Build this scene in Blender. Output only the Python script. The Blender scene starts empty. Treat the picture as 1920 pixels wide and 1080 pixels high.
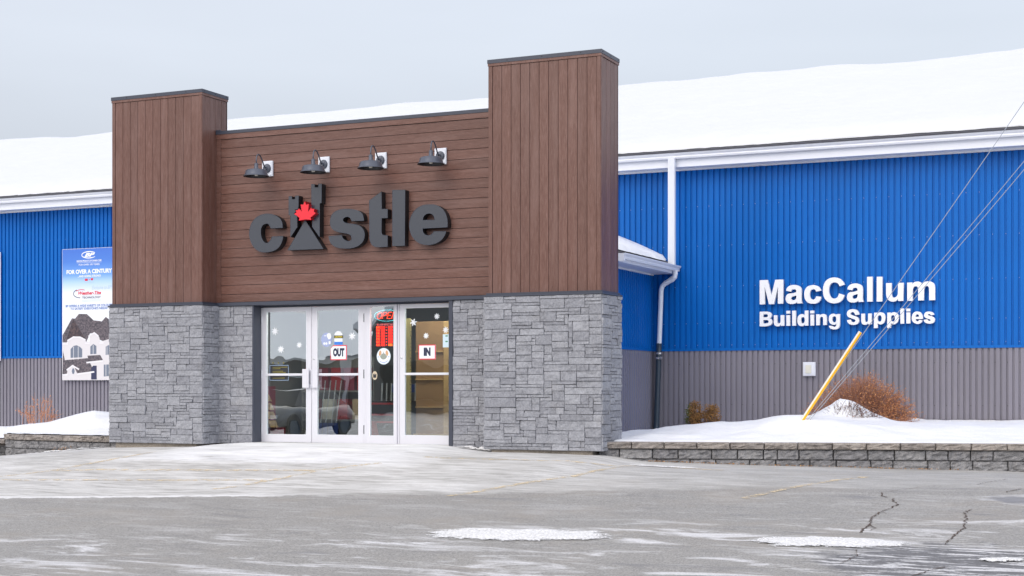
import bpy, math, random
from mathutils import Vector, Matrix, noise
R=math.radians; PI=math.pi
random.seed(11)
S=bpy.context.scene; COL=S.collection
# ------------------------------------------------------------ camera
CZ=.858; YAW=R(24.249)
cam=bpy.data.cameras.new('camera'); co=bpy.data.objects.new('camera',cam); COL.objects.link(co)
cam.sensor_width=36; cam.lens=52.45; cam.shift_y=.0984; cam.clip_end=2000; cam.clip_start=.1
co.location=(0,0,CZ); co.rotation_euler=(R(90),0,YAW); S.camera=co
# ------------------------------------------------------------ world, sun, exposure
SUN=Vector((-.2,-1.0,.85)).normalized()
w=bpy.data.worlds.new("World"); S.world=w; w.use_nodes=True
nt=w.node_tree; nt.nodes.clear(); N=nt.nodes.new; L=nt.links.new
out=N('ShaderNodeOutputWorld'); add=N('ShaderNodeAddShader'); L(add.outputs[0],out.inputs[0])
b1=N('ShaderNodeBackground'); b2=N('ShaderNodeBackground'); L(b1.outputs[0],add.inputs[0]); L(b2.outputs[0],add.inputs[1])
sky=N('ShaderNodeTexSky'); sky.sky_type='NISHITA'; sky.sun_disc=False
sky.sun_elevation=math.asin(SUN.z); sky.sun_rotation=math.atan2(SUN.x,SUN.y); sky.air_density=1.5; sky.dust_density=5
L(sky.outputs[0],b1.inputs[0]); b1.inputs[1].default_value=.05
tc=N('ShaderNodeTexCoord'); sp=N('ShaderNodeSeparateXYZ'); L(tc.outputs['Generated'],sp.inputs[0])
rp=N('ShaderNodeValToRGB'); L(sp.outputs[2],rp.inputs[0])
e=rp.color_ramp.elements; e[0].position=0; e[0].color=(.42,.455,.545,1); e[1].position=1; e[1].color=(.74,.74,.78,1)
for p,c in [(.12,(.47,.495,.58,1)),(.22,(.60,.625,.70,1)),(.35,(.655,.675,.745,1))]:
    q=e.new(p); q.color=c
ns=N('ShaderNodeTexNoise'); mp=N('ShaderNodeMapping'); mp.inputs['Scale'].default_value=(1.6,1.6,7)
L(tc.outputs['Generated'],mp.inputs[0]); L(mp.outputs[0],ns.inputs[0]); ns.inputs['Scale'].default_value=1.5; ns.inputs['Detail'].default_value=4
mr=N('ShaderNodeMapRange'); L(ns.outputs[0],mr.inputs[0]); mr.inputs[1].default_value=.3; mr.inputs[2].default_value=.7; mr.inputs[3].default_value=.95; mr.inputs[4].default_value=1.06
ma=N('ShaderNodeMath'); ma.operation='MULTIPLY_ADD'; L(sp.outputs[0],ma.inputs[0]); ma.inputs[1].default_value=-.55; L(sp.outputs[1],ma.inputs[2])
m2=N('ShaderNodeMapRange'); L(ma.outputs[0],m2.inputs[0]); m2.inputs[1].default_value=-.9; m2.inputs[2].default_value=.1; m2.inputs[3].default_value=2.1; m2.inputs[4].default_value=1
mm=N('ShaderNodeMath'); mm.operation='MULTIPLY'; L(mr.outputs[0],mm.inputs[0]); L(m2.outputs[0],mm.inputs[1])
L(rp.outputs[0],b2.inputs[0]); L(mm.outputs[0],b2.inputs[1])
sl=bpy.data.lights.new('sun','SUN'); sl.energy=.7; sl.angle=R(45); sl.color=(1,.96,.9)
so=bpy.data.objects.new('sun',sl); COL.objects.link(so); so.rotation_euler=SUN.to_track_quat('Z','Y').to_euler(); so.location=(10,-20,30)
S.view_settings.view_transform='Standard'; S.view_settings.look='None'; S.view_settings.exposure=0; S.view_settings.gamma=1
S.view_settings.use_curve_mapping=False
S.cycles.max_bounces=8; S.cycles.transparent_max_bounces=12
# ------------------------------------------------------------ materials
def mat(name,col,rough=.6,metal=0,emit=None,spec=.5):
    m=bpy.data.materials.new(name); m.use_nodes=True; b=m.node_tree.nodes['Principled BSDF']
    b.inputs['Base Color'].default_value=(*col,1); b.inputs['Roughness'].default_value=rough; b.inputs['Metallic'].default_value=metal
    b.inputs['Specular IOR Level'].default_value=spec
    if emit: b.inputs['Emission Color'].default_value=(*emit[0],1); b.inputs['Emission Strength'].default_value=emit[1]
    return m
class NT:
    def __init__(s,m): s.t=m.node_tree; s.b=s.t.nodes['Principled BSDF']; s.tc=s.n('ShaderNodeTexCoord')
    def n(s,k): return s.t.nodes.new(k)
    def l(s,a,b): s.t.links.new(a,b)
    def noise(s,scale,det=4,rough=.55,stretch=(1,1,1),rot=(0,0,0),dist=0):
        mp=s.n('ShaderNodeMapping'); mp.inputs['Scale'].default_value=stretch; mp.inputs['Rotation'].default_value=rot
        s.l(s.tc.outputs['Object'],mp.inputs[0]); x=s.n('ShaderNodeTexNoise'); s.l(mp.outputs[0],x.inputs[0])
        x.inputs['Scale'].default_value=scale; x.inputs['Detail'].default_value=det; x.inputs['Roughness'].default_value=rough; x.inputs['Distortion'].default_value=dist
        return x.outputs[0]
    def rng(s,src,a,b,c=0,d=1,clamp=True):
        x=s.n('ShaderNodeMapRange'); x.clamp=clamp; s.l(src,x.inputs[0])
        for i,v in zip((1,2,3,4),(a,b,c,d)): x.inputs[i].default_value=v
        return x.outputs[0]
    def math(s,op,a,b=None,c=None):
        x=s.n('ShaderNodeMath'); x.operation=op
        for i,v in enumerate((a,b,c)):
            if v is None: continue
            if hasattr(v,'is_output'): s.l(v,x.inputs[i])
            else: x.inputs[i].default_value=v
        return x.outputs[0]
    def mix(s,f,a,b,mode='MIX'):
        x=s.n('ShaderNodeMix'); x.data_type='RGBA'; x.blend_type=mode
        for i,v in ((0,f),(6,a),(7,b)):
            if hasattr(v,'is_output'): s.l(v,x.inputs[i])
            else: x.inputs[i].default_value=v if i==0 else (*v,1)
        return x.outputs[2]
    def bump(s,h,st=.3,d=.01):
        x=s.n('ShaderNodeBump'); x.inputs['Strength'].default_value=st; x.inputs['Distance'].default_value=d; s.l(h,x.inputs['Height']); s.l(x.outputs[0],s.b.inputs['Normal'])
    def col(s,c): s.l(c,s.b.inputs['Base Color'])
    def tone(s):
        a=s.n('ShaderNodeAttribute'); a.attribute_name='tone'; return a.outputs['Fac']
M={}
def wood(name,st):
    m=mat(name,(.2,.1,.08),.42); t=NT(m)
    g=t.noise(5,6,.62,st,dist=.6); g2=t.noise(11,6,.72,tuple(x*(2.2 if x>1 else .9) for x in st)); big=t.noise(1.2,3,.5,st); sp=t.noise(60,3,.6,(1,1,1))
    c=t.mix(t.rng(g,.3,.7),(.104,.041,.028),(.158,.074,.055)); c=t.mix(t.rng(g2,.50,.72,0,.65),c,(.31,.195,.172)); c=t.mix(t.rng(g2,.32,.44,.5,0),c,(.070,.032,.024))
    c=t.mix(t.rng(big,.5,.68,0,.3),c,(.24,.145,.125)); c=t.mix(t.rng(sp,.66,.75,0,.5),c,(.40,.28,.25))
    c=t.mix(1,c,t.mix(t.tone(),(.88,.88,.88),(1.06,1.06,1.06)),'MULTIPLY')
    t.col(c); t.bump(g2,.25,.004); return m
M['wood_v']=wood('timber_vertical',(9,9,.8)); M['wood_h']=wood('timber_horizontal',(.8,9,9))
def metalwall(name,c1,c2,ro=.42):
    m=mat(name,c1,ro,0,spec=.22); t=NT(m); n=t.noise(.5,3,.5); n2=t.noise(9,3,.6,(1,1,.12))
    c=t.mix(t.rng(n,.3,.7),c1,c2); c=t.mix(1,c,t.mix(t.tone(),(.93,.93,.93),(1.06,1.06,1.06)),'MULTIPLY'); c=t.mix(t.rng(n2,.55,.8,0,.2),c,(c2[0]*1.25+.01,c2[1]*1.25+.01,c2[2]*1.15)); t.col(c)
    t.l(t.rng(n,.3,.7,ro-.05,ro+.08),t.b.inputs['Roughness']); return m
M['blue']=metalwall('blue_painted_steel',(.0002,.110,.43),(.0006,.128,.49),.40)
M['grey']=metalwall('grey_painted_steel',(.205,.196,.232),(.228,.218,.256),.45)
M['screw']=mat('screw_head',(.35,.45,.75),.4)
M['screwg']=mat('screw_head_grey',(.06,.06,.07),.5)
def stonem(name,a,b,warm,sc=1):
    m=mat(name,a,.85); t=NT(m); n=t.noise(7*sc,6,.65,dist=.5); f=t.noise(38*sc,5,.7); ws=t.noise(3*sc,3)
    c=t.mix(t.rng(n,.28,.72),a,b); c=t.mix(t.rng(ws,.56,.75,0,.45),c,warm); c=t.mix(t.rng(f,.42,.7,0,.5),c,tuple(min(1,x*1.4) for x in b)); c=t.mix(t.rng(f,.28,.42,.5,0),c,tuple(x*.6 for x in a))
    c=t.mix(1,c,t.mix(t.tone(),(.85,.85,.86),(1.13,1.13,1.12)),'MULTIPLY'); t.col(c)
    t.bump(t.math('ADD',n,t.math('MULTIPLY',f,.55)),1.0,.02*1/sc); return m
M['stone']=stonem('cast_ledgestone',(.205,.210,.233),(.325,.333,.364),(.26,.255,.26))
M['mortar']=mat('stone_joint',(.12,.118,.12),.95)
M['block']=stonem('split_face_block',(.085,.085,.09),(.30,.295,.30),(.15,.14,.125),1.7)
M['cap']=stonem('split_face_cap_block',(.13,.112,.10),(.35,.315,.285),(.22,.21,.205),1.7)
M['white']=mat('white_aluminium',(.74,.77,.84),.35)
M['whitepaint']=mat('white_letter_face',(.83,.85,.90),.4)
M['alu']=mat('clear_aluminium',(.70,.70,.75),.38,.15)
M['alu2']=mat('aluminium_edge',(.80,.82,.86),.3,.1)
M['bronze']=mat('dark_charcoal_flashing',(.045,.052,.075),.38)
M['charcoal']=mat('charcoal_letter_return',(.008,.008,.010),.6)
M['face']=mat('charcoal_acrylic_face',(.036,.043,.058),.25,spec=.7)
M['lampmetal']=mat('charcoal_lamp_enamel',(.085,.095,.125),.28,.2)
M['lampdark']=mat('lamp_inside',(.012,.012,.016),.5)
M['black']=mat('black_plastic',(.012,.012,.014),.4)
M['red']=mat('red_acrylic',(.78,.018,.035),.3)
M['redside']=mat('red_return',(.35,.01,.015),.4)
M['bulb']=mat('frosted_bulb',(.6,.6,.55),.3)
M['pipegrey']=mat('dark_drain_pipe',(.035,.055,.080),.35)
M['clamp']=mat('steel_clamp',(.7,.72,.75),.25,.8)
M['shingle']=mat('dark_shingle_edge',(.07,.07,.085),.9)
M['yellow']=mat('yellow_plastic',(.90,.47,.01),.35)
M['pale']=mat('faded_plastic',(.80,.76,.70),.4)
M['wire']=mat('galvanised_wire',(.36,.40,.46),.45,.2)
M['concrete']=stonem('foundation_concrete',(.22,.19,.16),(.36,.32,.27),(.30,.24,.18))
def snowm(name,c=(.87,.88,.90),dirt=0.0):
    m=mat(name,c,.55); t=NT(m); n=t.noise(2.2,5,.55); f=t.noise(26,4,.6); g=t.noise(240,2)
    cc=t.mix(t.rng(n,.3,.7),tuple(x*.97 for x in c),c)
    if dirt: cc=t.mix(t.rng(f,.42,.62,dirt,0),cc,(.45,.45,.47))
    t.col(cc); t.bump(t.math('ADD',t.math('MULTIPLY',n,3.0),t.math('ADD',t.math('MULTIPLY',f,.35),t.math('MULTIPLY',g,.05))),.45,.03)
    t.b.inputs['Subsurface Weight'].default_value=.0; return m
M['snow']=snowm('snow'); M['roofsnow']=snowm('roof_snow',(.68,.70,.735)); M['slush']=snowm('crusted_snow',(.66,.66,.67),.7)
# asphalt lot
def asphalt():
    m=mat('salted_asphalt',(.2,.2,.2),.85,spec=.35); t=NT(m)
    sp=t.n('ShaderNodeSeparateXYZ'); t.l(t.tc.outputs['Object'],sp.inputs[0]); X,Y=sp.outputs[0],sp.outputs[1]
    wob=t.noise(1.1,5,.6,dist=.4); wob2=t.noise(3.7,5,.62); fine=t.noise(24,8,.88); grit=t.noise(55,5,.9)
    st=t.noise(1.9,6,.68,(.45,1.5,1),(0,0,R(-24)),.7); st2=t.noise(5,5,.65,(.35,2.2,1),(0,0,R(-22)),.5)
    c=t.mix(t.rng(fine,.32,.68),(.168,.164,.160),(.395,.384,.365)); c=t.mix(t.rng(wob,.35,.7,0,.55),c,(.30,.292,.28))
    c=t.mix(t.rng(grit,.50,.66,0,.8),c,(.54,.53,.51)); c=t.mix(t.rng(grit,.34,.46,.8,0),c,(.085,.085,.095))
    br=t.noise(.8,4,.6); c=t.mix(t.rng(br,.5,.7,0,.5),c,(.33,.30,.265)); c=t.mix(t.math('MULTIPLY',t.math('MULTIPLY',t.rng(st,.52,.63,0,1),t.rng(t.math('MULTIPLY_ADD',X,-.44,Y),15.6,16.6,1,.18)),t.rng(grit,.35,.6,.5,1)),c,(.70,.70,.72)); c=t.mix(t.rng(st2,.60,.72,0,.5),c,(.66,.66,.68))
    c=t.mix(t.rng(st,.30,.42,.45,0),c,(.145,.148,.165))
    # dried salt and packed frost over the parking bays
    d=t.math('SUBTRACT',Y,t.math('MULTIPLY_ADD',X,.33,18.3)); d=t.math('ADD',d,t.math('MULTIPLY',t.math('SUBTRACT',wob2,.5),.5))
    zone=t.rng(d,-.05,.22); fall=t.rng(X,-8.4,-4.2,1,.30); z=t.math('MULTIPLY',zone,fall)
    k=t.math('ADD',t.math('MULTIPLY',st,.55),t.math('MULTIPLY',st2,.55)); kk=t.rng(k,.42,.66)
    frost=t.mix(kk,(.43,.42,.40),(.76,.755,.745)); frost=t.mix(t.rng(grit,.3,.7,.35,0),frost,(.3,.3,.3))
    c=t.mix(t.math('MULTIPLY',z,t.rng(st2,.30,.50,.6,.97)),c,frost); rim=t.math('MULTIPLY',t.math('MULTIPLY',t.rng(d,-.02,.04),t.rng(d,.10,.22,1,0)),t.rng(X,-10.5,-9,.75,0)); c=t.mix(rim,c,(.85,.85,.86))
    # packed ice by the doors
    ex=t.rng(X,-14.6,-13.7); ex2=t.rng(X,-10.1,-9.2,1,0); ey=t.rng(t.math('ADD',Y,t.math('MULTIPLY',wob2,.9)),17.75,18.15); 
    ice=t.math('MULTIPLY',t.math('MULTIPLY',ex,ex2),ey); ice=t.math('MULTIPLY',ice,t.rng(st2,.30,.46,.25,1)); ice=t.math('MULTIPLY',ice,t.rng(Y,19.9,20.25,1,.25))
    c=t.mix(ice,c,t.mix(t.rng(st,.35,.65),(.62,.625,.64),(.84,.845,.86)))
    # bare damp patch
    dx=t.math('MULTIPLY',t.math('ADD',X,1.75),.95); dy=t.math('MULTIPLY',t.math('SUBTRACT',Y,12.5),1.0)
    rr=t.math('SQRT',t.math('ADD',t.math('MULTIPLY',dx,dx),t.math('MULTIPLY',dy,dy))); rr=t.math('ADD',rr,t.math('MULTIPLY',t.math('SUBTRACT',wob2,.5),1.5))
    wet=t.rng(rr,.75,1.15,.85,0); sal=t.rng(t.math('ADD',st2,t.math('MULTIPLY',fine,.35)),.67,.75)
    c=t.mix(wet,c,t.mix(sal,t.mix(t.rng(fine,.3,.7),(.085,.086,.095),(.18,.182,.195)),(.68,.68,.70)))
    dx=t.math('ADD',X,1.55); dy=t.math('MULTIPLY',t.math('SUBTRACT',Y,16.65),1.2); r2=t.math('SQRT',t.math('ADD',t.math('MULTIPLY',dx,dx),t.math('MULTIPLY',dy,dy))); r2=t.math('ADD',r2,t.math('MULTIPLY',t.math('SUBTRACT',wob2,.5),.7))
    c=t.mix(t.math('MULTIPLY',t.rng(r2,.40,.52,.8,0),t.rng(st2,.4,.55)),c,(.56,.56,.58)); c=t.mix(t.rng(r2,.30,.38,.7,0),c,(.17,.175,.195))
    t.col(c); t.bump(t.math('ADD',t.math('MULTIPLY',fine,.7),t.math('MULTIPLY',grit,.5)),.55,.008)
    t.l(t.rng(st,.3,.7,.7,.95),t.b.inputs['Roughness']); return m
M['asphalt']=asphalt()
def faded(name,c,cov):
    m=mat(name,c,.8); t=NT(m); n=t.noise(9,5,.7); f=t.noise(70,3,.7)
    tr=t.n('ShaderNodeBsdfTransparent'); mx=t.n('ShaderNodeMixShader'); o=t.t.nodes['Material Output']
    a=t.math('ADD',t.math('MULTIPLY',n,.6),t.math('MULTIPLY',f,.4)); t.l(t.rng(a,cov,cov+.1),mx.inputs[0]); t.l(tr.outputs[0],mx.inputs[1]); t.l(t.b.outputs[0],mx.inputs[2]); t.l(mx.outputs[0],o.inputs[0]); return m
def rag(name,c):
    m=mat(name,c,.75); t=NT(m); n=t.noise(6,6,.75,dist=.4); g=t.noise(40,5,.8)
    t.col(t.mix(t.rng(g,.38,.62),(.52,.52,.52),c)); t.bump(t.math('ADD',n,t.math('MULTIPLY',g,.25)),.35,.03)
    tr=t.n('ShaderNodeBsdfTransparent'); mx=t.n('ShaderNodeMixShader'); o=t.t.nodes['Material Output']
    a=t.math('ADD',t.math('ADD',t.math('MULTIPLY',n,.55),t.math('MULTIPLY',g,.45)),t.math('MULTIPLY',t.tone(),.9)); t.l(t.rng(a,.62,.72),mx.inputs[0]); t.l(tr.outputs[0],mx.inputs[1]); t.l(t.b.outputs[0],mx.inputs[2]); t.l(mx.outputs[0],o.inputs[0]); return m
M['slush']=rag('crusted_snow',(.88,.88,.89))
M['line']=faded('worn_yellow_paint',(.76,.62,.41),.475)
M['crack']=mat('crack_grit',(.085,.058,.045),.95)
M['dirt']=mat('dark_soil',(.05,.035,.025),.95)
def glassm():
    m=bpy.data.materials.new('coated_glass'); m.use_nodes=True; t=m.node_tree; t.nodes.clear(); n=t.nodes.new; l=t.links.new
    o=n('ShaderNodeOutputMaterial'); mx=n('ShaderNodeMixShader'); tr=n('ShaderNodeBsdfTransparent'); gl=n('ShaderNodeBsdfGlossy'); fr=n('ShaderNodeFresnel'); mr=n('ShaderNodeMapRange')
    fr.inputs[0].default_value=1.5; l(fr.outputs[0],mr.inputs[0]); mr.inputs[1].default_value=.04; mr.inputs[2].default_value=1; mr.inputs[3].default_value=.47; mr.inputs[4].default_value=1
    tr.inputs[0].default_value=(.84,.92,.90,1); gl.inputs[0].default_value=(.90,.97,1,1); gl.inputs['Roughness'].default_value=.0
    tc=n('ShaderNodeTexCoord'); ns=n('ShaderNodeTexNoise'); l(tc.outputs['Object'],ns.inputs[0]); ns.inputs['Scale'].default_value=1.4; ns.inputs['Detail'].default_value=2
    bp=n('ShaderNodeBump'); bp.inputs['Strength'].default_value=.11; bp.inputs['Distance'].default_value=.02; l(ns.outputs[0],bp.inputs['Height']); l(bp.outputs[0],gl.inputs['Normal'])
    l(mr.outputs[0],mx.inputs[0]); l(tr.outputs[0],mx.inputs[1]); l(gl.outputs[0],mx.inputs[2]); l(mx.outputs[0],o.inputs[0]); return m
M['glass']=glassm()
# ------------------------------------------------------------ mesh helpers
ORG={}
class MB:
    def __init__(s): s.v=[];s.f=[];s.m=[];s.t=[]
    def add(s,vs,fs,m=0,t=.5):
        o=len(s.v); s.v+=[tuple(p) for p in vs]
        for f in fs: s.f.append([i+o for i in f]); s.m.append(m); s.t.append(t)
    def box(s,x0,x1,y0,y1,z0,z1,m=0,t=.5):
        s.add([(x0,y0,z0),(x1,y0,z0),(x1,y1,z0),(x0,y1,z0),(x0,y0,z1),(x1,y0,z1),(x1,y1,z1),(x0,y1,z1)],[(0,3,2,1),(4,5,6,7),(0,1,5,4),(1,2,6,5),(2,3,7,6),(3,0,4,7)],m,t); return s
    def quad(s,a,b,c,d,m=0,t=.5): s.add([a,b,c,d],[(0,1,2,3)],m,t); return s
    def tube(s,path,r,n=8,m=0,t=.5,cap=True):
        path=[Vector(p) for p in path]; vs=[];fs=[];prev=None
        rs=r if isinstance(r,(list,tuple)) else [r]*len(path)
        for i,p in enumerate(path):
            d=(path[min(i+1,len(path)-1)]-path[max(i-1,0)]).normalized()
            u=prev-d*prev.dot(d) if prev is not None else d.cross(Vector((0,0,1)) if abs(d.z)<.9 else Vector((1,0,0)))
            if u.length<1e-6: u=d.orthogonal()
            u.normalize(); prev=u; w_=d.cross(u)
            for k in range(n):
                a=2*PI*k/n; vs.append(p+(u*math.cos(a)+w_*math.sin(a))*rs[i])
        for i in range(len(path)-1):
            for k in range(n): fs.append((i*n+k,i*n+(k+1)%n,(i+1)*n+(k+1)%n,(i+1)*n+k))
        if cap: fs.append(tuple(range(n))[::-1]); fs.append(tuple((len(path)-1)*n+k for k in range(n)))
        s.add(vs,fs,m,t); return s
    def lathe(s,prof,c,n=28,m=0,axis='z'):
        vs=[];fs=[]
        for r,h in prof:
            for k in range(n):
                a=2*PI*k/n
                if axis=='z': vs.append((c[0]+r*math.cos(a),c[1]+r*math.sin(a),c[2]+h))
                else: vs.append((c[0]+r*math.cos(a),c[1]+h,c[2]+r*math.sin(a)))
        for i in range(len(prof)-1):
            for k in range(n): fs.append((i*n+k,i*n+(k+1)%n,(i+1)*n+(k+1)%n,(i+1)*n+k))
        s.add(vs,fs,m); return s
    def prism(s,pts,y0,y1,m=0,ms=None,t=.5):   # outline in XZ, front y0
        n=len(pts); vs=[(x,y0,z) for x,z in pts]+[(x,y1,z) for x,z in pts]
        s.add(vs,[tuple(range(n)),tuple(range(2*n-1,n-1,-1))],m,t)
        s.add(vs,[(i,i+n,(i+1)%n+n,(i+1)%n) for i in range(n)],m if ms is None else ms,t); return s
    def grid(s,fn,nu,nv,m=0,t=.5):
        vs=[fn(i/nu,j/nv) for j in range(nv+1) for i in range(nu+1)]
        s.add(vs,[(j*(nu+1)+i,j*(nu+1)+i+1,(j+1)*(nu+1)+i+1,(j+1)*(nu+1)+i) for j in range(nv) for i in range(nu)],m,t); return s
    def build(s,name,mats,parent=None,org=None,smooth=False,kind=None):
        me=bpy.data.meshes.new(name)
        if parent is not None: o0=ORG[parent.name]
        elif org is not None: o0=Vector(org)
        else:
            xs=[p[0] for p in s.v]; ys=[p[1] for p in s.v]; zs=[p[2] for p in s.v]; o0=Vector(((min(xs)+max(xs))/2,(min(ys)+max(ys))/2,min(zs)))
        me.from_pydata([(p[0]-o0.x,p[1]-o0.y,p[2]-o0.z) for p in s.v],[],s.f)
        for mm in (mats if isinstance(mats,(list,tuple)) else [mats]): me.materials.append(M[mm] if isinstance(mm,str) else mm)
        me.polygons.foreach_set('material_index',s.m)
        at=me.attributes.new('tone','FLOAT','FACE'); at.data.foreach_set('value',s.t)
        if smooth: me.polygons.foreach_set('use_smooth',[True]*len(s.f))
        me.update(); o=bpy.data.objects.new(name,me); COL.objects.link(o)
        if parent is not None: o.parent=parent
        else: o.location=o0
        ORG[o.name]=o0
        if kind: o['kind']=kind
        return o
def tag(o,label=None,cat=None,group=None,kind=None):
    for k,v in (('label',label),('category',cat),('group',group),('kind',kind)):
        if v: o[k]=v
    return o
def thing(name,loc,label,cat,group=None):
    o=bpy.data.objects.new(name,None); o.empty_display_size=.2; COL.objects.link(o); o.location=loc; ORG[o.name]=Vector(loc); return tag(o,label,cat,group)
def smooth_poly(pts,sub=5):
    n=len(pts); out=[]
    for i in range(n):
        p1=pts[i]; p2=pts[(i+1)%n]
        if p1[2] and p2[2]: out.append((p1[0],p1[1])); continue
        p0=pts[i-1] if not p1[2] else (2*p1[0]-p2[0],2*p1[1]-p2[1]); p3=pts[(i+2)%n] if not p2[2] else (2*p2[0]-p1[0],2*p2[1]-p1[1])
        if p1[2]:   # reflect the far tangent for a natural start
            q=pts[(i+2)%n]; p0=(p1[0]-(p2[0]-p1[0])*.6+(q[0]-p2[0])*.25, p1[1]-(p2[1]-p1[1])*.6+(q[1]-p2[1])*.25)
        if p2[2]:
            q=pts[i-1]; p3=(p2[0]+(p2[0]-p1[0])*.6-(p1[0]-q[0])*.25, p2[1]+(p2[1]-p1[1])*.6-(p1[1]-q[1])*.25)
        for k in range(sub):
            t=k/sub; t2=t*t; t3=t2*t
            out.append(tuple(.5*((2*p1[d])+(-p0[d]+p2[d])*t+(2*p0[d]-5*p1[d]+4*p2[d]-p3[d])*t2+(-p0[d]+3*p1[d]-3*p2[d]+p3[d])*t3) for d in (0,1)))
    return out
from mathutils.geometry import tessellate_polygon
def letter(mb,contours,y0,y1,mface=0,mside=1,rim=None,sub=5):
    cs=[smooth_poly(c,sub) if len(c[0])>2 else c for c in contours]
    tess=tessellate_polygon([[Vector((x,z,0)) for x,z in c] for c in cs]); flat=[p for c in cs for p in c]
    def up(f): 
        a,b,c=[flat[i] for i in f]; return f if (b[0]-a[0])*(c[1]-a[1])-(b[1]-a[1])*(c[0]-a[0])>0 else f[::-1]
    mb.add([(x,y0,z) for x,z in flat],[up(tuple(f)) for f in tess],mface)
    mb.add([(x,y1,z) for x,z in flat],[up(tuple(f))[::-1] for f in tess],mside)
    for c in cs:
        n=len(c); vs=[(x,y0,z) for x,z in c]+[(x,y1,z) for x,z in c]; mb.add(vs,[(i,i+n,(i+1)%n+n,(i+1)%n) for i in range(n)],mside)
        if rim: mb.tube([(x,y0-.001,z) for x,z in c]+[(c[0][0],y0-.001,c[0][1])],rim,4,2,cap=False)
def text_mesh(mb,s,x0,x1,z0,z1,y,m=0,bold=0.0,shear=0,dy=0.0):
    cu=bpy.data.curves.new('t','FONT'); cu.body=s; cu.offset=bold; cu.shear=shear; cu.resolution_u=3
    ob=bpy.data.objects.new('t',cu); COL.objects.link(ob); dg=bpy.context.evaluated_depsgraph_get(); dg.update()
    me=bpy.data.meshes.new_from_object(ob.evaluated_get(dg)); vs=[v.co.copy() for v in me.vertices]; fs=[tuple(p.vertices) for p in me.polygons]
    bpy.data.objects.remove(ob); bpy.data.curves.remove(cu); bpy.data.meshes.remove(me)
    if not vs: return
    xa,xb=min(v.x for v in vs),max(v.x for v in vs); za,zb=min(v.y for v in vs),max(v.y for v in vs)
    mb.add([(x0+(v.x-xa)/(xb-xa)*(x1-x0),y,z0+(v.y-za)/(zb-za)*(z1-z0)) for v in vs],fs,m)
def disc(mb,cx,cz,rx,rz,y0,y1,m=0,n=32,ms=None):
    mb.prism([(cx+rx*math.cos(2*PI*k/n),cz+rz*math.sin(2*PI*k/n)) for k in range(n)],y0,y1,m,ms)
def ribbon(mb,pts,wd,y,m=0):
    pts=[Vector(p) for p in pts]; L_=[];R_=[]
    for i,p in enumerate(pts):
        d=(pts[min(i+1,len(pts)-1)]-pts[max(i-1,0)]).normalized(); nn=Vector((-d.y,d.x))*wd/2; L_.append(p+nn); R_.append(p-nn)
    for i in range(len(pts)-1): mb.quad((R_[i].x,y,R_[i].y),(R_[i+1].x,y,R_[i+1].y),(L_[i+1].x,y,L_[i+1].y),(L_[i].x,y,L_[i].y),m)
def nz(x,y,z=0,o=4): return noise.fractal(Vector((x,y,z)),1,2,o)
# ------------------------------------------------------------ ground
BX=[(-60,-.9),(-30,-.85),(-22,-.55),(-19,-.37),(-16.2,-.11),(-14.3,-.06),(-13.7,0),(-10.2,0),(-9.3,-.06),(-7.5,-.08),(-6.97,-.17),(-5.6,-.21),(-2,-.27),(10,-.45),(60,-.6)]
def base(x):
    if x<=BX[0][0]: return BX[0][1]
    for (a,b),(c_,d) in zip(BX,BX[1:]):
        if x<=c_:
            k=(x-a)/(c_-a); return b+(d-b)*k
    return BX[-1][1]
def gz(x,y):
    pl=-.64+.055*max(0,y-11) if y<20 else -.145
    pl=min(pl,-.1)
    w=min(1,max(0,(y-15.5)/4.4)); w=w*w*(3-2*w)
    return base(x)*w+pl*(1-w)
def axis(lo,hi,dlo,dhi,fine,coarse):
    v=[];x=lo
    while x<hi:
        v.append(x)
        d=fine if dlo<=x<dhi else min(coarse,fine+.25*(min(abs(x-dlo),abs(x-dhi))))
        x+=d
    v.append(hi); return v
def gh(x,y):
    z=gz(x,y)+.012*nz(x*.5,y*.5)+.004*nz(x*2.2,y*2.2,5,2)
    if y>20.4 and -14.4<x<-9: z-=.3
    if y>22.5: z-=min(.5,(y-22.5)*.3)
    return z
gx=axis(-260,200,-22,3,.16,14); gy=axis(-160,260,7,21.5,.16,14)
mb=MB(); nx=len(gx)
mb.add([(x,y,gh(x,y)) for y in gy for x in gx],[(j*nx+i,j*nx+i+1,(j+1)*nx+i+1,(j+1)*nx+i) for j in range(len(gy)-1) for i in range(nx-1)])
mb.build('parking_lot','asphalt',org=(0,0,0),smooth=True,kind='structure')
def strip(mb,pts,wd,lift=.006,seg=.12,jit=0):
    P_=[]
    for (a,b) in zip(pts,pts[1:]):
        n=max(1,int(math.dist(a,b)/seg)); P_+=[(a[0]+(b[0]-a[0])*k/n,a[1]+(b[1]-a[1])*k/n) for k in range(n)]
    P_.append(pts[-1])
    if jit: P_=[(x+random.gauss(0,jit),y+random.gauss(0,jit*1.2)) for x,y in P_]
    rows=[]
    for i,(x,y) in enumerate(P_):
        a=P_[max(0,i-1)];b=P_[min(len(P_)-1,i+1)]; d=Vector((b[0]-a[0],b[1]-a[1])).normalized(); q=wd/2*(1 if not jit else random.uniform(.2,1.05))
        rows.append([(x-d.y*q,y+d.x*q,gh(x-d.y*q,y+d.x*q)+lift),(x+d.y*q,y-d.x*q,gh(x+d.y*q,y-d.x*q)+lift)])
    for a,b in zip(rows,rows[1:]): mb.quad(a[1],b[1],b[0],a[0])
mb=MB()
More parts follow.
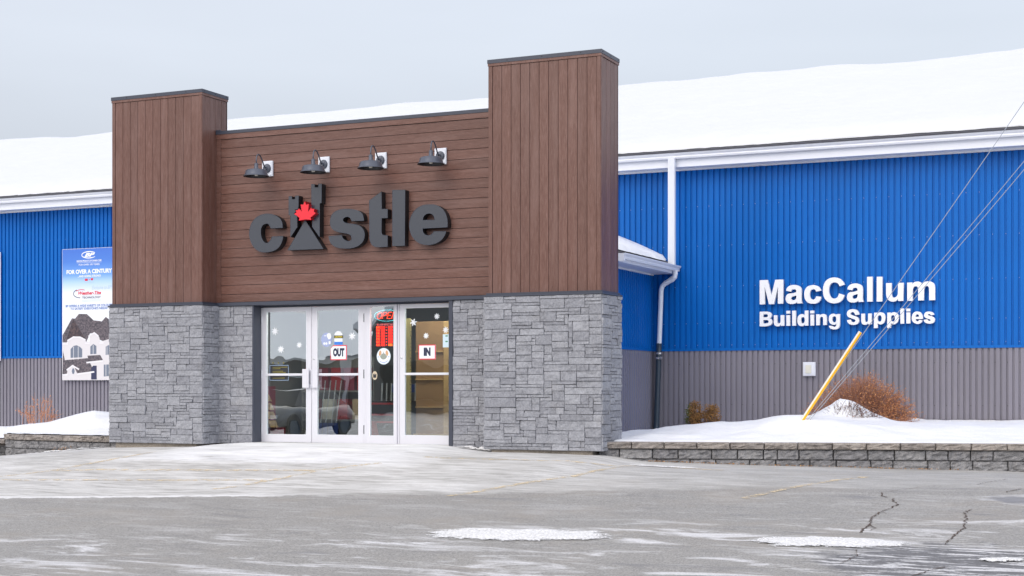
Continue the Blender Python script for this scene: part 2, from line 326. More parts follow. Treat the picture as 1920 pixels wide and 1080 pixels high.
for p in ([(-15,15.97),(-14.57,16.56),(-14.2,18.36)],[(-14.51,16.57),(-10.44,16.97)],[(-14.69,15.65),(-10.79,16.24)],[(-11.06,15.46),(-10.44,16.97),(-9.89,17.66)],[(-9.63,18.4),(-8.34,18.51),(-7.41,18.53),(-6.68,18.9)],[(-7.82,15.54),(-6.96,17.41),(-6.84,18.6)],[(-4.43,16.07),(-3.6,18.7)],[(-6.22,18.95),(-5.48,18.93)]):
    strip(mb,p,.10)
mb.build('parking_lines','line',org=(0,0,0),kind='structure')
mb=MB()
for p,wd in (([(-2.0,19.43),(-2.19,18.07),(-2.74,17.54),(-2.85,17.26),(-3.07,16.83)],.010),([(-3.07,16.83),(-3.01,16.56),(-2.93,16.45)],.022),([(-2.88,16.40),(-2.75,15.97),(-2.81,15.44),(-2.83,15.01),(-2.75,14.47),(-2.75,13.95)],.022),([(-2.81,15.44),(-2.74,15.3)],.010),([(-2.75,14.47),(-2.66,14.3),(-2.68,14.1)],.012),([(-2.83,15.01),(-2.9,14.85)],.010),([(-1.91,14.7),(-1.84,14.62)],.01),
    ([(-1.99,15.74),(-2.0,15.4),(-1.94,15.21),(-1.91,14.7),(-1.87,14.49),(-1.9,14.05),(-1.9,13.44)],.018),([(-1.67,17.74),(-1.79,17.25)],.02),([(-2.56,12.9),(-2.5,12.53),(-2.55,12.2)],.012),([(-1.75,12.28),(-1.92,11.85)],.02),([(-1.6,19.9),(-1.3,19.2)],.02)):
    strip(mb,p,wd,.007,.035,.009)
mb.build('pavement_cracks','crack',org=(0,0,0),kind='structure')
# ------------------------------------------------------------ planting beds (soil) and their retaining walls
def interp(T,x):
    if x<=T[0][0]: return T[0][1]
    for (a,b),(c,d) in zip(T,T[1:]):
        if x<=c:
            k=(x-a)/(c-a); return b+(d-b)*k
    return T[-1][1]
RWP=[(-7.56,19.93),(-1.997,21.5),(8,24.2)]
def rwy(x): return interp(RWP,x)
def bed(name,fn,x0,x1,yf,yb,nx_,ny_,m,kind,smooth=True):
    mb=MB(); mb.grid(lambda u,v:(x0+(x1-x0)*u,yf(x0+(x1-x0)*u)+(yb-yf(x0+(x1-x0)*u))*v,fn(x0+(x1-x0)*u,yf(x0+(x1-x0)*u)+(yb-yf(x0+(x1-x0)*u))*v)),nx_,ny_)
    return mb.build(name,m,org=(0,0,0),smooth=smooth,kind=kind)
bed('planting_bed',lambda x,y:-.02,-9.04,8,lambda x:rwy(max(x,-7.5))+.15 if x>-7.52 else 20.6,26.52,20,8,'dirt','structure')
bed('planting_bed',lambda x,y:-.02 if x>-19 else -.15,-24.9,-14.4,lambda x:20.5 if x<-16 else 20.6,26.52,20,8,'dirt','structure')
PR=[(-8.9,.0),(-8.6,.05),(-8.1,.17),(-7.6,.19),(-7.3,.21),(-7.0,.27),(-6.6,.33),(-5.8,.37),(-4.8,.36),(-3.7,.31),(-2.3,.315),(8,.3)]
def sm(a,b,x): k=min(1,max(0,(x-a)/(b-a))); return k*k*(3-2*k)
def hR(x,y):
    p=interp(PR,x); d=y-rwy(max(x,-7.5))-.07*(.5+nz(x*1.7,1,5,3)); f=.118+(p-.118)*sm(.0,2.4,d)
    if x<-7.5: f=min(f,p+.04)
    f+=.27*math.exp(-((x+5.08)/.34)**2-((y-24.35)/.4)**2)+.09*math.exp(-((x+4.68)/.34)**2-((y-24.3)/.4)**2)+.06*math.exp(-((x+7.35)/.3)**2-((y-22.2)/.5)**2)
    f+=.12*math.exp(-((x+5.25)/.6)**2-((y-22.45)/.5)**2)
    f+=.03*math.exp(-((x+5.5)/.3)**2-((y-24.5)/.4)**2)
    f+=.035*nz(x*.9,y*.9,3,3)*sm(.1,1,d)+.018*nz(x*2.4,y*2.4,9,3)*sm(0,.4,d)+.035*nz(x*6,y*6,2,3)*math.exp(-((x+4.95)/.5)**2-((y-24.3)/.5)**2)
    if d<.22: f-=.03*(1-sm(0,.22,d))*1
    return f
PL=[(-24,.06),(-21,.11),(-20.4,.11),(-19.95,.18),(-19.4,.23),(-19.07,.29),(-18.75,.37),(-18.4,.45),(-18.05,.405),(-17.8,.39),(-14,.4)]
def lwy(x): return interp([(-24.9,20.75),(-19.12,20.75),(-19.10,20.42),(-18.6,20.18),(-16.2,19.95)],x)
def hL(x,y):
    p=interp(PL,x*22/max(y,21.0) if y<24 else x*22/24); d=y-lwy(x); fr=.075 if x>-19.05 else -.03
    f=fr+(p-fr)*sm(.05,1.7,d)-(.16*sm(22.2,26,y))
    f+=.03*nz(x*1.1,y*1.1,7,3)*sm(.1,1,d)+.008*nz(x*4,y*4,1,2)-.05*math.exp(-((x+17.1)/.22)**2-((y-20.9)/.22)**2)
    return f
tag(bed('snow_cover',hR,-9.03,8,lambda x:rwy(max(x,-7.5))+.06 if x>-7.5 else 20.6,26.47,230,90,'snow','stuff'),'smooth white snow over the planting bed at the foot of the blue wall','snow')
tag(bed('snow_cover',hL,-24.9,-16.0,lambda x:lwy(x)+.06,26.47,150,90,'snow','stuff'),'heaped snow on the bed beside the stone base, under the poster','snow')
def wallrun(name,path,ztop,ncourse,label,seed,endcap=None):
    rnd=random.Random(seed); o0=(path[0][0],path[0][1],ztop-.6); root=thing(name,o0,label,'retaining wall')
    segs=[];tot=0
    for a,b in zip(path,path[1:]):
        d=math.dist(a,b); segs.append((tot,d,a,b)); tot+=d
    def at(s,off):
        for s0,d,a,b in segs:
            if s<=s0+d+1e-6 or (s0,d,a,b)==segs[-1]:
                k=(s-s0)/d; dx,dy=(b[0]-a[0])/d,(b[1]-a[1])/d; return (a[0]+dx*d*k+dy*off,a[1]+dy*d*k-dx*off)
    z=ztop
    for c in range(ncourse):
        h=.10 if c==0 else .145; out=.030 if c==0 else -.006*c+rnd.uniform(-.002,.002); mb=MB(); s=0
        while s<tot-.02:
            wd=rnd.choice([.475,.475,.475,.46] if c==0 else [.47,.42,.36,.47,.30,.47,.19]); e=min(tot,s+wd)
            if tot-e<.1: e=tot
            g=.005; ph=rnd.uniform(0,90); t=rnd.uniform(.0,1); tw=rnd.uniform(-.006,.006)
            us=[0,0,.02,.12,.24,.36,.5,.62,.74,.86,.97,1,1]; vs=[0,0,.1,.3,.5,.7,.9,1,1]
            def fn(u,v):
                i=round(u*(len(us)-1)); j=round(v*(len(vs)-1)); uu=us[i]; vv=vs[j]; back=i in(0,len(us)-1) or j in (0,len(vs)-1); edge=i in (1,len(us)-2) or j in (1,len(vs)-2)
                ss=s+g+(e-s-2*g)*uu; zz=z-h+.003+(h-.006)*vv; n_=nz(ss*14+ph,zz*22,2,5)
                off=out+tw*(uu-.5)+(0 if back else (-.009 if edge else .012)+n_*.034)
                if back: off=out-.22
                p=at(ss+(0 if back or not edge else nz(ph,zz*9)*.003),off); return (p[0],p[1],zz+(nz(ss*5+ph,2)*.003 if edge else 0))
            mb.grid(fn,len(us)-1,len(vs)-1,0,t); s=e
        mb.build('cap_course' if c==0 else 'block_course','cap' if c==0 else 'block',root); z-=h
    return root
wallrun('retaining_wall',[(-7.60,19.86),(-7.35,19.93),(-1.997,21.5),(6,23.7)],.106,5,'long low retaining wall of grey split-face blocks with tan caps, right of the entrance',3)
wallrun('retaining_wall',[(-19.12,20.62),(-19.04,20.42),(-18.6,20.2),(-16.16,19.93)],.062,5,'short retaining wall of weathered grey blocks at the left stone pier',4)
wallrun('retaining_wall',[(-24.5,20.75),(-19.05,20.75)],-.045,5,'lower stepped section of grey block retaining wall at the left edge',5)
# ------------------------------------------------------------ the store building
B=thing('store_building',(-12,26,0),'long blue and grey metal store with snowy roof and timber-clad stone entrance','building')
XL,XR,YW=-46.,15.,26.5
def siding(mb,axis_,a0,a1,fixed,sgn,z0,z1,pitch,m=0):
    # profile along the wall; sgn: outward offset multiplier
    prof=[];n=int((a1-a0)/pitch)+1
    for i in range(n):
        s=a0+i*pitch; prof+=[(s,0),(s+pitch*.64,0),(s+pitch*.67,-.028),(s+pitch*.94,-.028)]
    prof=[(min(a,a1),d) for a,d in prof]+[(a1,0)]
    pt=(lambda a,d,z:(a,fixed-d*sgn*-1 if False else fixed+(-d)*1.0*sgn,z)) if axis_=='x' else (lambda a,d,z:(fixed+(-d)*sgn,a,z))
    vs=[pt(a,d,z0) for a,d in prof]+[pt(a,d,z1) for a,d in prof]; k=len(prof)
    mb.add(vs,[],m)
    o_=len(mb.v)-2*k
    for i in range(k-1):
        if prof[i][0]<prof[i+1][0]: mb.f.append([o_+i,o_+i+1,o_+k+i+1,o_+k+i]); mb.m.append(m); mb.t.append(random.Random((i//4)//8*7+int(fixed*3)).random())
def screws(mb,pitch,z_list,a0,a1,y,m,off=.83,every=2):
    i=0;x=a0
    while x<a1:
        for z in z_list:
            cx=x+pitch*off; r=.0075; mb.lathe([(r,-.0),(r,-.006),(.0001,-.009)],(cx,y,z),6,m,'y')
        x+=pitch*every
up=MB(); siding(up,'x',XL,XR,YW,1,1.60,4.90,.1087)
screws(up,.1087,[1.66,2.06,2.74,3.49,4.22],XL+.1087*int((-25.2-XL)/.1087),-1.5,YW+.028,1)
up.box(XL,XR,YW-.012,YW+.01,1.555,1.602,0)
up.build('upper_siding',['blue','screw'],B)
lo=MB(); siding(lo,'x',XL,XR,YW,1,-.6,1.557,.1002)
screws(lo,.1002,[.57,1.31],XL+.1002*int((-25.2-XL)/.1002),-1.5,YW+.028,1)
lo.build('lower_siding',['grey','screwg'],B)
bd=MB(); bd.box(XL+.05,XR-.05,YW+.03,52,-.6,4.9,0)
bd.add([(XR-.05,YW+.03,4.9),(XR-.05,52,4.9),(XR-.05,39.2,9.0)],[(0,1,2)]); bd.add([(XL+.05,YW+.03,4.9),(XL+.05,52,4.9),(XL+.05,39.2,9.0)],[(0,2,1)])
bd.build('rear_wall',['blue'],B)
fa=MB(); fa.box(XL,XR,26.15,26.18,4.915,5.17); fa.build('fascia','white',B)
sf=MB(); sf.box(XL,XR,26.18,26.48,4.918,4.93); sf.box(XL,XR,26.47,26.495,4.893,4.918)
x=XL
while x<XR: 
    if x>-26 : sf.box(x,x+.004,26.16,26.47,4.915,4.9178)
    x+=.3
sf.build('soffit','alu2',B)
def gutter(mb,a0,a1,ax,pos,z,sg,scale=1):
    # K-style profile: (outward,height)
    pr=[(0,0),(.075,0),(.085,.028),(.078,.05),(.105,.075),(.112,.088),(.112,.104),(.104,.104),(.104,.092),(.07,.05),(.07,.01),(.004,.01),(.004,.10),(0,.10)]
    n=len(pr)
    f=lambda a,o,h:(a,pos-o*scale*sg,z+h*scale) if ax=='x' else (pos+o*scale*sg,a,z+h*scale)
    vs=[f(a0,*p) for p in pr]+[f(a1,*p) for p in pr]
    mb.add(vs,[(i,(i+1)%n,(i+1)%n+n,i+n) for i in range(n)]+[tuple(range(n))[::-1],tuple(range(n,2*n))])
gu=MB(); gutter(gu,XL,XR,'x',26.148,5.062,1,1.0); gu.build('gutter','white',B)
rf=MB()
rf.add([(XL,26.02,5.185),(XR,26.02,5.185),(XR,39.2,9.20),(XL,39.2,9.20),(XL,52.4,5.185),(XR,52.4,5.185),(XL,26.02,5.165),(XR,26.02,5.165),(XL,52.4,5.1),(XR,52.4,5.1)],[(0,1,2,3),(3,2,5,4),(6,7,1,0),(4,5,9,8),(6,0,3,4,8),(7,9,5,2,1)])
roof=rf.build('roof','shingle',B)
sn=MB()
def rs(u,v):
    x=XL+(XR-XL)*u
    if v<=.0001: y=26.13+.07*nz(x*1.1,4)+.045*nz(x*7,1)+.02*random.random(); return (x,y,5.195+(y-26.02)*.305)
    if v<.02: y=26.14+.07*nz(x*1.1,4)+.04*nz(x*7,1); return (x,y,5.215+.02*nz(x*6,8)+(y-26.02)*.305)
    vv=(v-.02)/.98; y=26.19+.07*nz(x*1.1,4)+vv*26.1
    yy=y if y<39.2 else 78.4-y
    z=5.185+(yy-26.02)*.305+.05+.13*sm(0,.7,yy-26.05)+.03*nz(x*.6,yy*.5,1,3)+.12*nz(x*.2,yy*.10,6,3)*sm(0,5,yy-26)
    if yy>38.3: z-=.12*((yy-38.3)/.9)**2*.6
    return (x,y,z)
sn.grid(rs,620,90); sn.build('snow_cover','roofsnow',roof,smooth=True)
dp=MB(); dp.box(-8.60,-8.476,26.03,26.115,3.12,5.075)
for xx in (-8.575,-8.55,-8.526,-8.50): dp.box(xx-.005,xx+.005,26.024,26.03,3.12,5.072)
dp.build('downspout','white',B)
# annex behind the entrance
an=MB(); siding(an,'y',20.5,26.5,-9.05,-1,1.60,2.985,.1087); an.box(-9.062,-9.04,20.5,26.49,1.557,1.602); an.build('side_siding','blue',B)
an=MB(); siding(an,'y',20.5,26.5,-9.05,-1,-.4,1.557,.1002); an.build('side_siding','grey',B)
an=MB(); an.box(-14.4,-9.06,24.5,26.45,-.3,3.0); an.box(-14.4,-9.06,23.6,24.49,2.55,3.0); an.box(-14.4,-9.06,20.46,23.6,2.55,3.0); an.build('annex_wall','blue',B)
an=MB(); an.add([(-8.53,23.45,3.13),(-11.7,24.6,4.45),(-11.7,26.49,4.45),(-8.53,26.49,3.13),(-14.87,23.45,3.13),(-14.87,26.49,3.13)],[(0,3,2,1),(1,2,5,4),(0,1,4)])
an.box(-8.55,-8.53,23.45,26.49,3.105,3.132); ar=an.build('annex_roof','shingle',B)
an=MB()
def as_(u,v):
    y=23.47+.03*random.random()+(26.485-23.47)*u; x=-8.62-.05*nz(y*3,2)-(.16 if y>26 else 0)*1-v*3.08; h=3.15+.416*(-8.53-x)
    lim=4.45-.0*(1-u); zz=h+(.0 if v==0 else .07+.03*sm(0,.3,v)+.012*nz(x*2,y*2,3,3)); 
    return (x,y,min(zz,3.2+1.15*(y-23.45)+.08))
an.grid(as_,30,40); an.build('snow_cover','snow',ar,smooth=True)
an=MB(); gutter(an,23.47,26.49,'y',-8.60,3.03,1,.95); an.box(-8.70,-8.60,23.47,26.49,2.985,3.13) ; an.box(-14.8,-8.50,23.42,23.47,2.99,3.12); an.build('gutter','white',B)
an=MB(); an.box(-9.06,-8.70,23.47,26.49,2.987,3.0); an.box(-9.05,-9.02,23.47,26.47,2.965,2.987); an.build('soffit','alu2',B)
path=[(-8.545,26.3,3.04),(-8.545,26.3,2.98),(-8.56,26.31,2.92),(-8.61,26.33,2.875),(-8.68,26.35,2.845),(-8.76,26.37,2.81),(-8.82,26.38,2.765),(-8.845,26.38,2.70),(-8.85,26.38,2.6),(-8.885,26.38,1.69)]
dp=MB(); dp.tube(path,.045,12)
for k in range(14):
    a=Vector(path[2]).lerp(Vector(path[5]),k/13); dp.tube([a,a+(Vector(path[5])-Vector(path[2])).normalized()*.007],.0475,12)
dp.build('downspout','white',B,smooth=False)
dp=MB(); dp.tube([(-8.885,26.38,1.70),(-8.895,26.38,1.45),(-8.935,26.38,.25),(-8.94,26.37,.1),(-8.93,26.3,-.05)],[.05,.05,.052,.055,.055],14); pipe=dp.build('drain_pipe','pipegrey',B,smooth=True)
dp=MB(); dp.tube([(-8.89,26.38,1.53),(-8.89,26.38,1.50)],.058,14); dp.tube([(-8.893,26.38,1.445),(-8.893,26.38,1.41)],.060,14); dp.box(-8.84,-8.81,26.30,26.36,1.40,1.455); dp.build('hose_clamp','clamp',pipe)
# ------------------------------------------------------------ timber and ledgestone
def face_pt(O,D,Nn): 
    return lambda s,d,z:(O[0]+D[0]*s+Nn[0]*d,O[1]+D[1]*s+Nn[1]*d,z)
def planks(mb,O,D,Nn,W,z0,z1,vert,pitch=.152,trim=.06,rnd=random,trims=(1,1)):
    f=face_pt(O,D,Nn)
    def slab(a0,a1,b0,b1,d,t,bev=.002):   # s range, z range
        vs=[f(a0,-.02,b0),f(a1,-.02,b0),f(a1,-.02,b1),f(a0,-.02,b1),f(a0,d-bev,b0),f(a1,d-bev,b0),f(a1,d-bev,b1),f(a0,d-bev,b1),f(a0+bev,d,b0+bev),f(a1-bev,d,b0+bev),f(a1-bev,d,b1-bev),f(a0+bev,d,b1-bev)]
        mb.add(vs,[(0,1,5,4),(1,2,6,5),(2,3,7,6),(3,0,4,7),(4,5,9,8),(5,6,10,9),(6,7,11,10),(7,4,8,11),(8,9,10,11)],0,t)
    mb.add([f(0,-.018,z0),f(W,-.018,z0),f(W,-.018,z1),f(0,-.018,z1)],[(0,1,2,3)],1)
    l=trim if trims[0] else 0; r=W-(trim if trims[1] else 0)
    if trims[0]: slab(0,trim-.002,z0,z1,.008,rnd.uniform(.3,.7))
    if trims[1]: slab(W-trim+.002,W,z0,z1,.008,rnd.uniform(.3,.7))
    if vert:
        n=max(1,round((r-l)/pitch)); p=(r-l)/n
        for i in range(n): slab(l+i*p+.003,l+(i+1)*p-.003,z0,z1,0,rnd.random())
    else:
        z=z1; first=True
        while z>z0+.01:
            b=max(z0,z-pitch); j=rnd.uniform(.25,.75)*(r-l)+l
            if rnd.random()<.0: pass
            slab(l+.001,r-.001,b+.003,z-.003,0,rnd.random()); z=b
def ashlar(mb,O,D,Nn,W,z0,z1,seed):
    rnd=random.Random(seed); f=face_pt(O,D,Nn); ch=.0475; cw=.062
    nr=max(1,round((z1-z0)/ch)); nc=max(1,round(W/cw)); ch=(z1-z0)/nr; cw=W/nc
    used=[[0]*nc for _ in range(nr)]
    mb.add([f(0,-.012,z0),f(W,-.012,z0),f(W,-.012,z1),f(0,-.012,z1)],[(0,1,2,3)],1)
    for r in range(nr):
        for c in range(nc):
            if used[r][c]: continue
            h=rnd.choice([1,1,1,2,2,2,3,3]); w_=rnd.choice([2,3,4,4,5,6,7,8]) if h>1 else rnd.choice([3,4,5,6,7])
            if h>=3: w_=max(4,w_)
            k=0
            while k<w_ and c+k<nc and not used[r][c+k]: k+=1
            w_=k; h=min(h,nr-r)
            if c+w_<nc and nc-(c+w_)==1 and not used[r][nc-1]: w_+=1
            for a in range(h):
                if any(used[r+a][c+b] for b in range(w_)): h=a; break
            h=max(1,h)
            for a in range(h):
                for b in range(w_): used[r+a][c+b]=1
            g=.0018; a0=c*cw+g+rnd.uniform(0,.002); a1=(c+w_)*cw-g-rnd.uniform(0,.002); b0=z0+r*ch+g; b1=z0+(r+h)*ch-g-rnd.uniform(0,.0015)
            sk=rnd.uniform(-.02,.02) if rnd.random()<.3 else 0; sq=rnd.uniform(-.006,.006); sq2=rnd.uniform(-.006,.006)
            p=rnd.uniform(.004,.022); tl=rnd.uniform(-.006,.006); tv=rnd.uniform(-.006,.006); ph=rnd.uniform(0,200); t=rnd.random()
            nu=max(2,int((a1-a0)/.045)); nv=max(2,int((b1-b0)/.035)); ue=.004/(a1-a0); ve=.004/(b1-b0)
            us=[0,0,ue]+[ue+(1-2*ue)*(i+1)/nu for i in range(nu-1)]+[1-ue,1,1]; vs=[0,0,ve]+[ve+(1-2*ve)*(i+1)/nv for i in range(nv-1)]+[1-ve,1,1]
            def fn(u,v):
                i=round(u*(len(us)-1)); j=round(v*(len(vs)-1)); uu=us[i];vv=vs[j]
                bk=i in(0,len(us)-1) or j in(0,len(vs)-1); ed=i in(1,len(us)-2) or j in(1,len(vs)-2)
                s=a0+(a1-a0)*uu+sk*(vv-.5)*(1 if 0<uu<1 or (c>0 and c+w_<nc) else 0); z=b0+(b1-b0)*vv+(sq*(uu-.5)*vv+sq2*(uu-.5)*(1-vv))*(0 if r==0 or r+h>=nr else 1)*.6+(.0018*nz(s*30,ph,vv) if ed else 0)
                if bk: return f(s,-.014,z)
                d=p+tl*(uu-.5)+tv*(vv-.5)+(.013*nz(s*11+ph,z*14,0,4)) ; 
                if ed: return f(s,d-.005,z)
                return f(s,d,z)
            mb.grid(fn,len(us)-1,len(vs)-1,0,t)
XF,XS,XB,XW=(1,0),(0,1),(-1,0),(0,-1)   # run directions of front, right side, rear and left side
def pier(x0,x1,yf,yb,seed,sl,sr):
    mb=MB(); W=x1-x0; D=yb-yf; rnd=random.Random(seed)
    zt=5.565
    planks(mb,(x0,yf),XF,(0,-1),W,2.25,zt,True,rnd=rnd); planks(mb,(x1,yf),XS,(1,0),D,2.25,zt,True,rnd=rnd,trims=(1,0)); planks(mb,(x1,yb),XB,(0,1),W,2.25,zt,True,rnd=rnd); planks(mb,(x0,yb),XW,(-1,0),D,2.25,zt,True,rnd=rnd,trims=(0,1))
    o=.012; mb.box(x0-o,x1+o,yf-o,yb+o,zt+.004,5.61,0,.8)
    p=mb.build('pier',['wood_v','bronze'],B)
    c=MB(); c.box(x0-.018,x1+.018,yf-.018,yb+.018,5.608,5.663); 
    for xx in (x0+.3,x1-.3,x1-.9): c.box(xx-.006,xx+.006,yf-.022,yf-.018,5.63,5.642,1)
    for yy in (yf+.04,(yf+yb)/2,yb-.04): c.box(x1+.018,x1+.022,yy-.006,yy+.006,5.63,5.642,1)
    c.build('cap_flashing',['bronze','black'],p)
    e=.065; a,b,c0,d=x0-sl,x1+sr,yf-e,yb+.02
    m=MB(); zb=-.025; ashlar(m,(a,c0),XF,(0,-1),b-a,zb,2.195,seed+1); ashlar(m,(b,c0),XS,(1,0),d-c0,zb,2.195,seed+2); ashlar(m,(a,d),XW,(-1,0),d-c0,zb,2.195,seed+3)
    m.box(a+.012,b-.012,c0+.012,d-.012,zb+.002,2.19,1); m.build('stone_base',['stone','mortar'],p)
    l=MB(); l.box(a-.02,b+.02,c0-.022,d,2.197,2.222); l.box(x0-.03,x1+.03,yf-.028,yb,2.222,2.252); l.build('ledge_flashing','bronze',p)
    fd=MB(); fd.box(a+.09,b-.16,c0+.05,d,-.4,zb); fd.build('foundation','concrete',p)
pier(-16.13,-14.345,19.75,20.44,21,.009,.062)
pier(-9.268,-7.52,19.75,20.46,31,.04,.04)
mb=MB(); rnd=random.Random(8); planks(mb,(-14.345,20.15),XF,(0,-1),5.08,2.255,4.90,False,.148,.085,rnd); mb.box(-14.34,-9.27,20.136,20.30,4.905,4.985,0,.75); mb.box(-14.34,-9.27,20.17,20.44,2.25,4.985,1)
sw=mb.build('sign_wall',['wood_h','bronze'],B)
mb=MB(); mb.box(-14.40,-9.27,20.128,20.45,4.987,5.04); mb.box(-14.43,-14.25,20.122,20.135,5.03,5.056); mb.build('cap_flashing','bronze',sw)
mb=MB(); mb.box(-14.30,-9.30,20.085,20.45,2.195,2.25); mb.build('drip_flashing','bronze',sw)
for a,b,sd_ in ((-14.30,-13.628,55),(-10.04,-9.30,56)):
    mb=MB(); ashlar(mb,(a,20.13),XF,(0,-1),b-a,-.02,2.192,sd_); mb.box(a+.005,b-.005,20.15,20.42,-.02,2.19,1); mb.build('stone_wall',['stone','mortar'],B)
mb=MB(); mb.box(-13.632,-13.605,20.115,20.33,-.02,2.194); mb.box(-13.60,-10.05,20.30,20.33,2.165,2.194,0); mb.box(-10.105,-10.04,20.11,20.42,-.02,2.194); mb.build('dark_jamb','bronze',B)
# doors
YD=20.33
fr=MB(); fr.box(-13.605,-10.05,YD+.012,YD+.10,2.168,2.195); fr.box(-11.692,-11.655,YD-.004,YD+.10,-.01,2.168)
fr.box(-11.135,-11.112,YD-.006,YD+.10,-.01,2.168); fr.box(-11.112,-11.088,YD+.02,YD+.10,-.01,2.168); fr.box(-11.088,-11.066,YD-.004,YD+.10,-.01,2.168)
frame=fr.build('door_frame','alu',B)
th_=MB(); th_.box(-13.6,-10.05,YD-.06,YD+.10,-.05,-.004); th_.build('threshold','concrete',frame)
def leaf(kind,x0,x1,gx0,gx1,gz0,gz1,top,parent):
    m=MB(); y0,y1=YD,YD+.045
    m.box(x0,gx0,y0,y1,.002,top); m.box(gx1,x1,y0,y1,.002,top); m.box(gx0,gx1,y0,y1,gz1,top); m.box(gx0,gx1,y0,y1,.002,gz0)
    e=.009  # bright glazing bead
    m.box(gx0,gx0+e,y0-.003,y1-.004,gz0,gz1,1); m.box(gx1-e,gx1,y0-.003,y1-.004,gz0,gz1,1); m.box(gx0+e,gx1-e,y0-.003,y1-.004,gz1-e,gz1,1); m.box(gx0+e,gx1-e,y0-.003,y1-.004,gz0,gz0+e,1)
    d=m.build(kind,['alu','alu2'],parent)
    g=MB(); g.quad((gx0+e,y0+.022,gz0+e),(gx1-e,y0+.022,gz0+e),(gx1-e,y0+.022,gz1-e),(gx0+e,y0+.022,gz1-e)); g.build('glass_pane','glass',d)
    return d
d1=leaf('door',-13.602,-12.657,-13.511,-12.746,.119,2.102,2.162,B)
d2=leaf('door',-12.647,-11.697,-12.558,-11.788,.123,2.112,2.162,B)
sd=leaf('sidelight',-11.655,-11.137,-11.597,-11.161,.122,2.150,2.166,B)
d3=leaf('door',-11.062,-10.062,-10.983,-10.165,.135,2.11,2.162,B)
for d,a,b,z in ((d1,-13.51,-12.75,1.085),(d2,-12.55,-11.79,1.085),(d3,-10.98,-10.17,1.087)):
    m=MB(); m.box(a,b,YD-.012,YD+.02,z-.018,z+.018); m.box(a,b,YD-.014,YD-.012,z+.004,z+.016,1); m.build('push_bar',['alu','alu2'],d)
for d,a,b in ((d1,-12.80,-12.672),(d2,-12.632,-12.52)):
    m=MB(); m.box(a,b,YD-.045,YD-.038,.875,1.172); m.box(a if d is d2 else b-.012,(a+.012) if d is d2 else b,YD-.062,YD-.0451,.875,1.172); m.box(a+.01,b-.01,YD-.038,YD,.90,.93); m.box(a+.01,b-.01,YD-.038,YD,1.12,1.15); m.build('handle','alu',d)
for d,xx in ((d2,-12.612),(d3,-11.03)):
    m=MB(); m.lathe([(.016,0),(.016,-.01),(.009,-.014),(.0001,-.014)],(xx,YD,1.334),12,0,'y'); m.build('lock','clamp',d)
for d,xx in ((d1,-13.603),(d2,-11.694)):
    for z in (.22,1.09,1.97):
        m=MB(); m.box(xx-.008,xx+.008,YD-.012,YD,z-.07,z+.07); m.box(xx-.003,xx+.003,YD-.016,YD-.012,z-.065,z+.065,1); m.build('hinge',['clamp','black'],d)
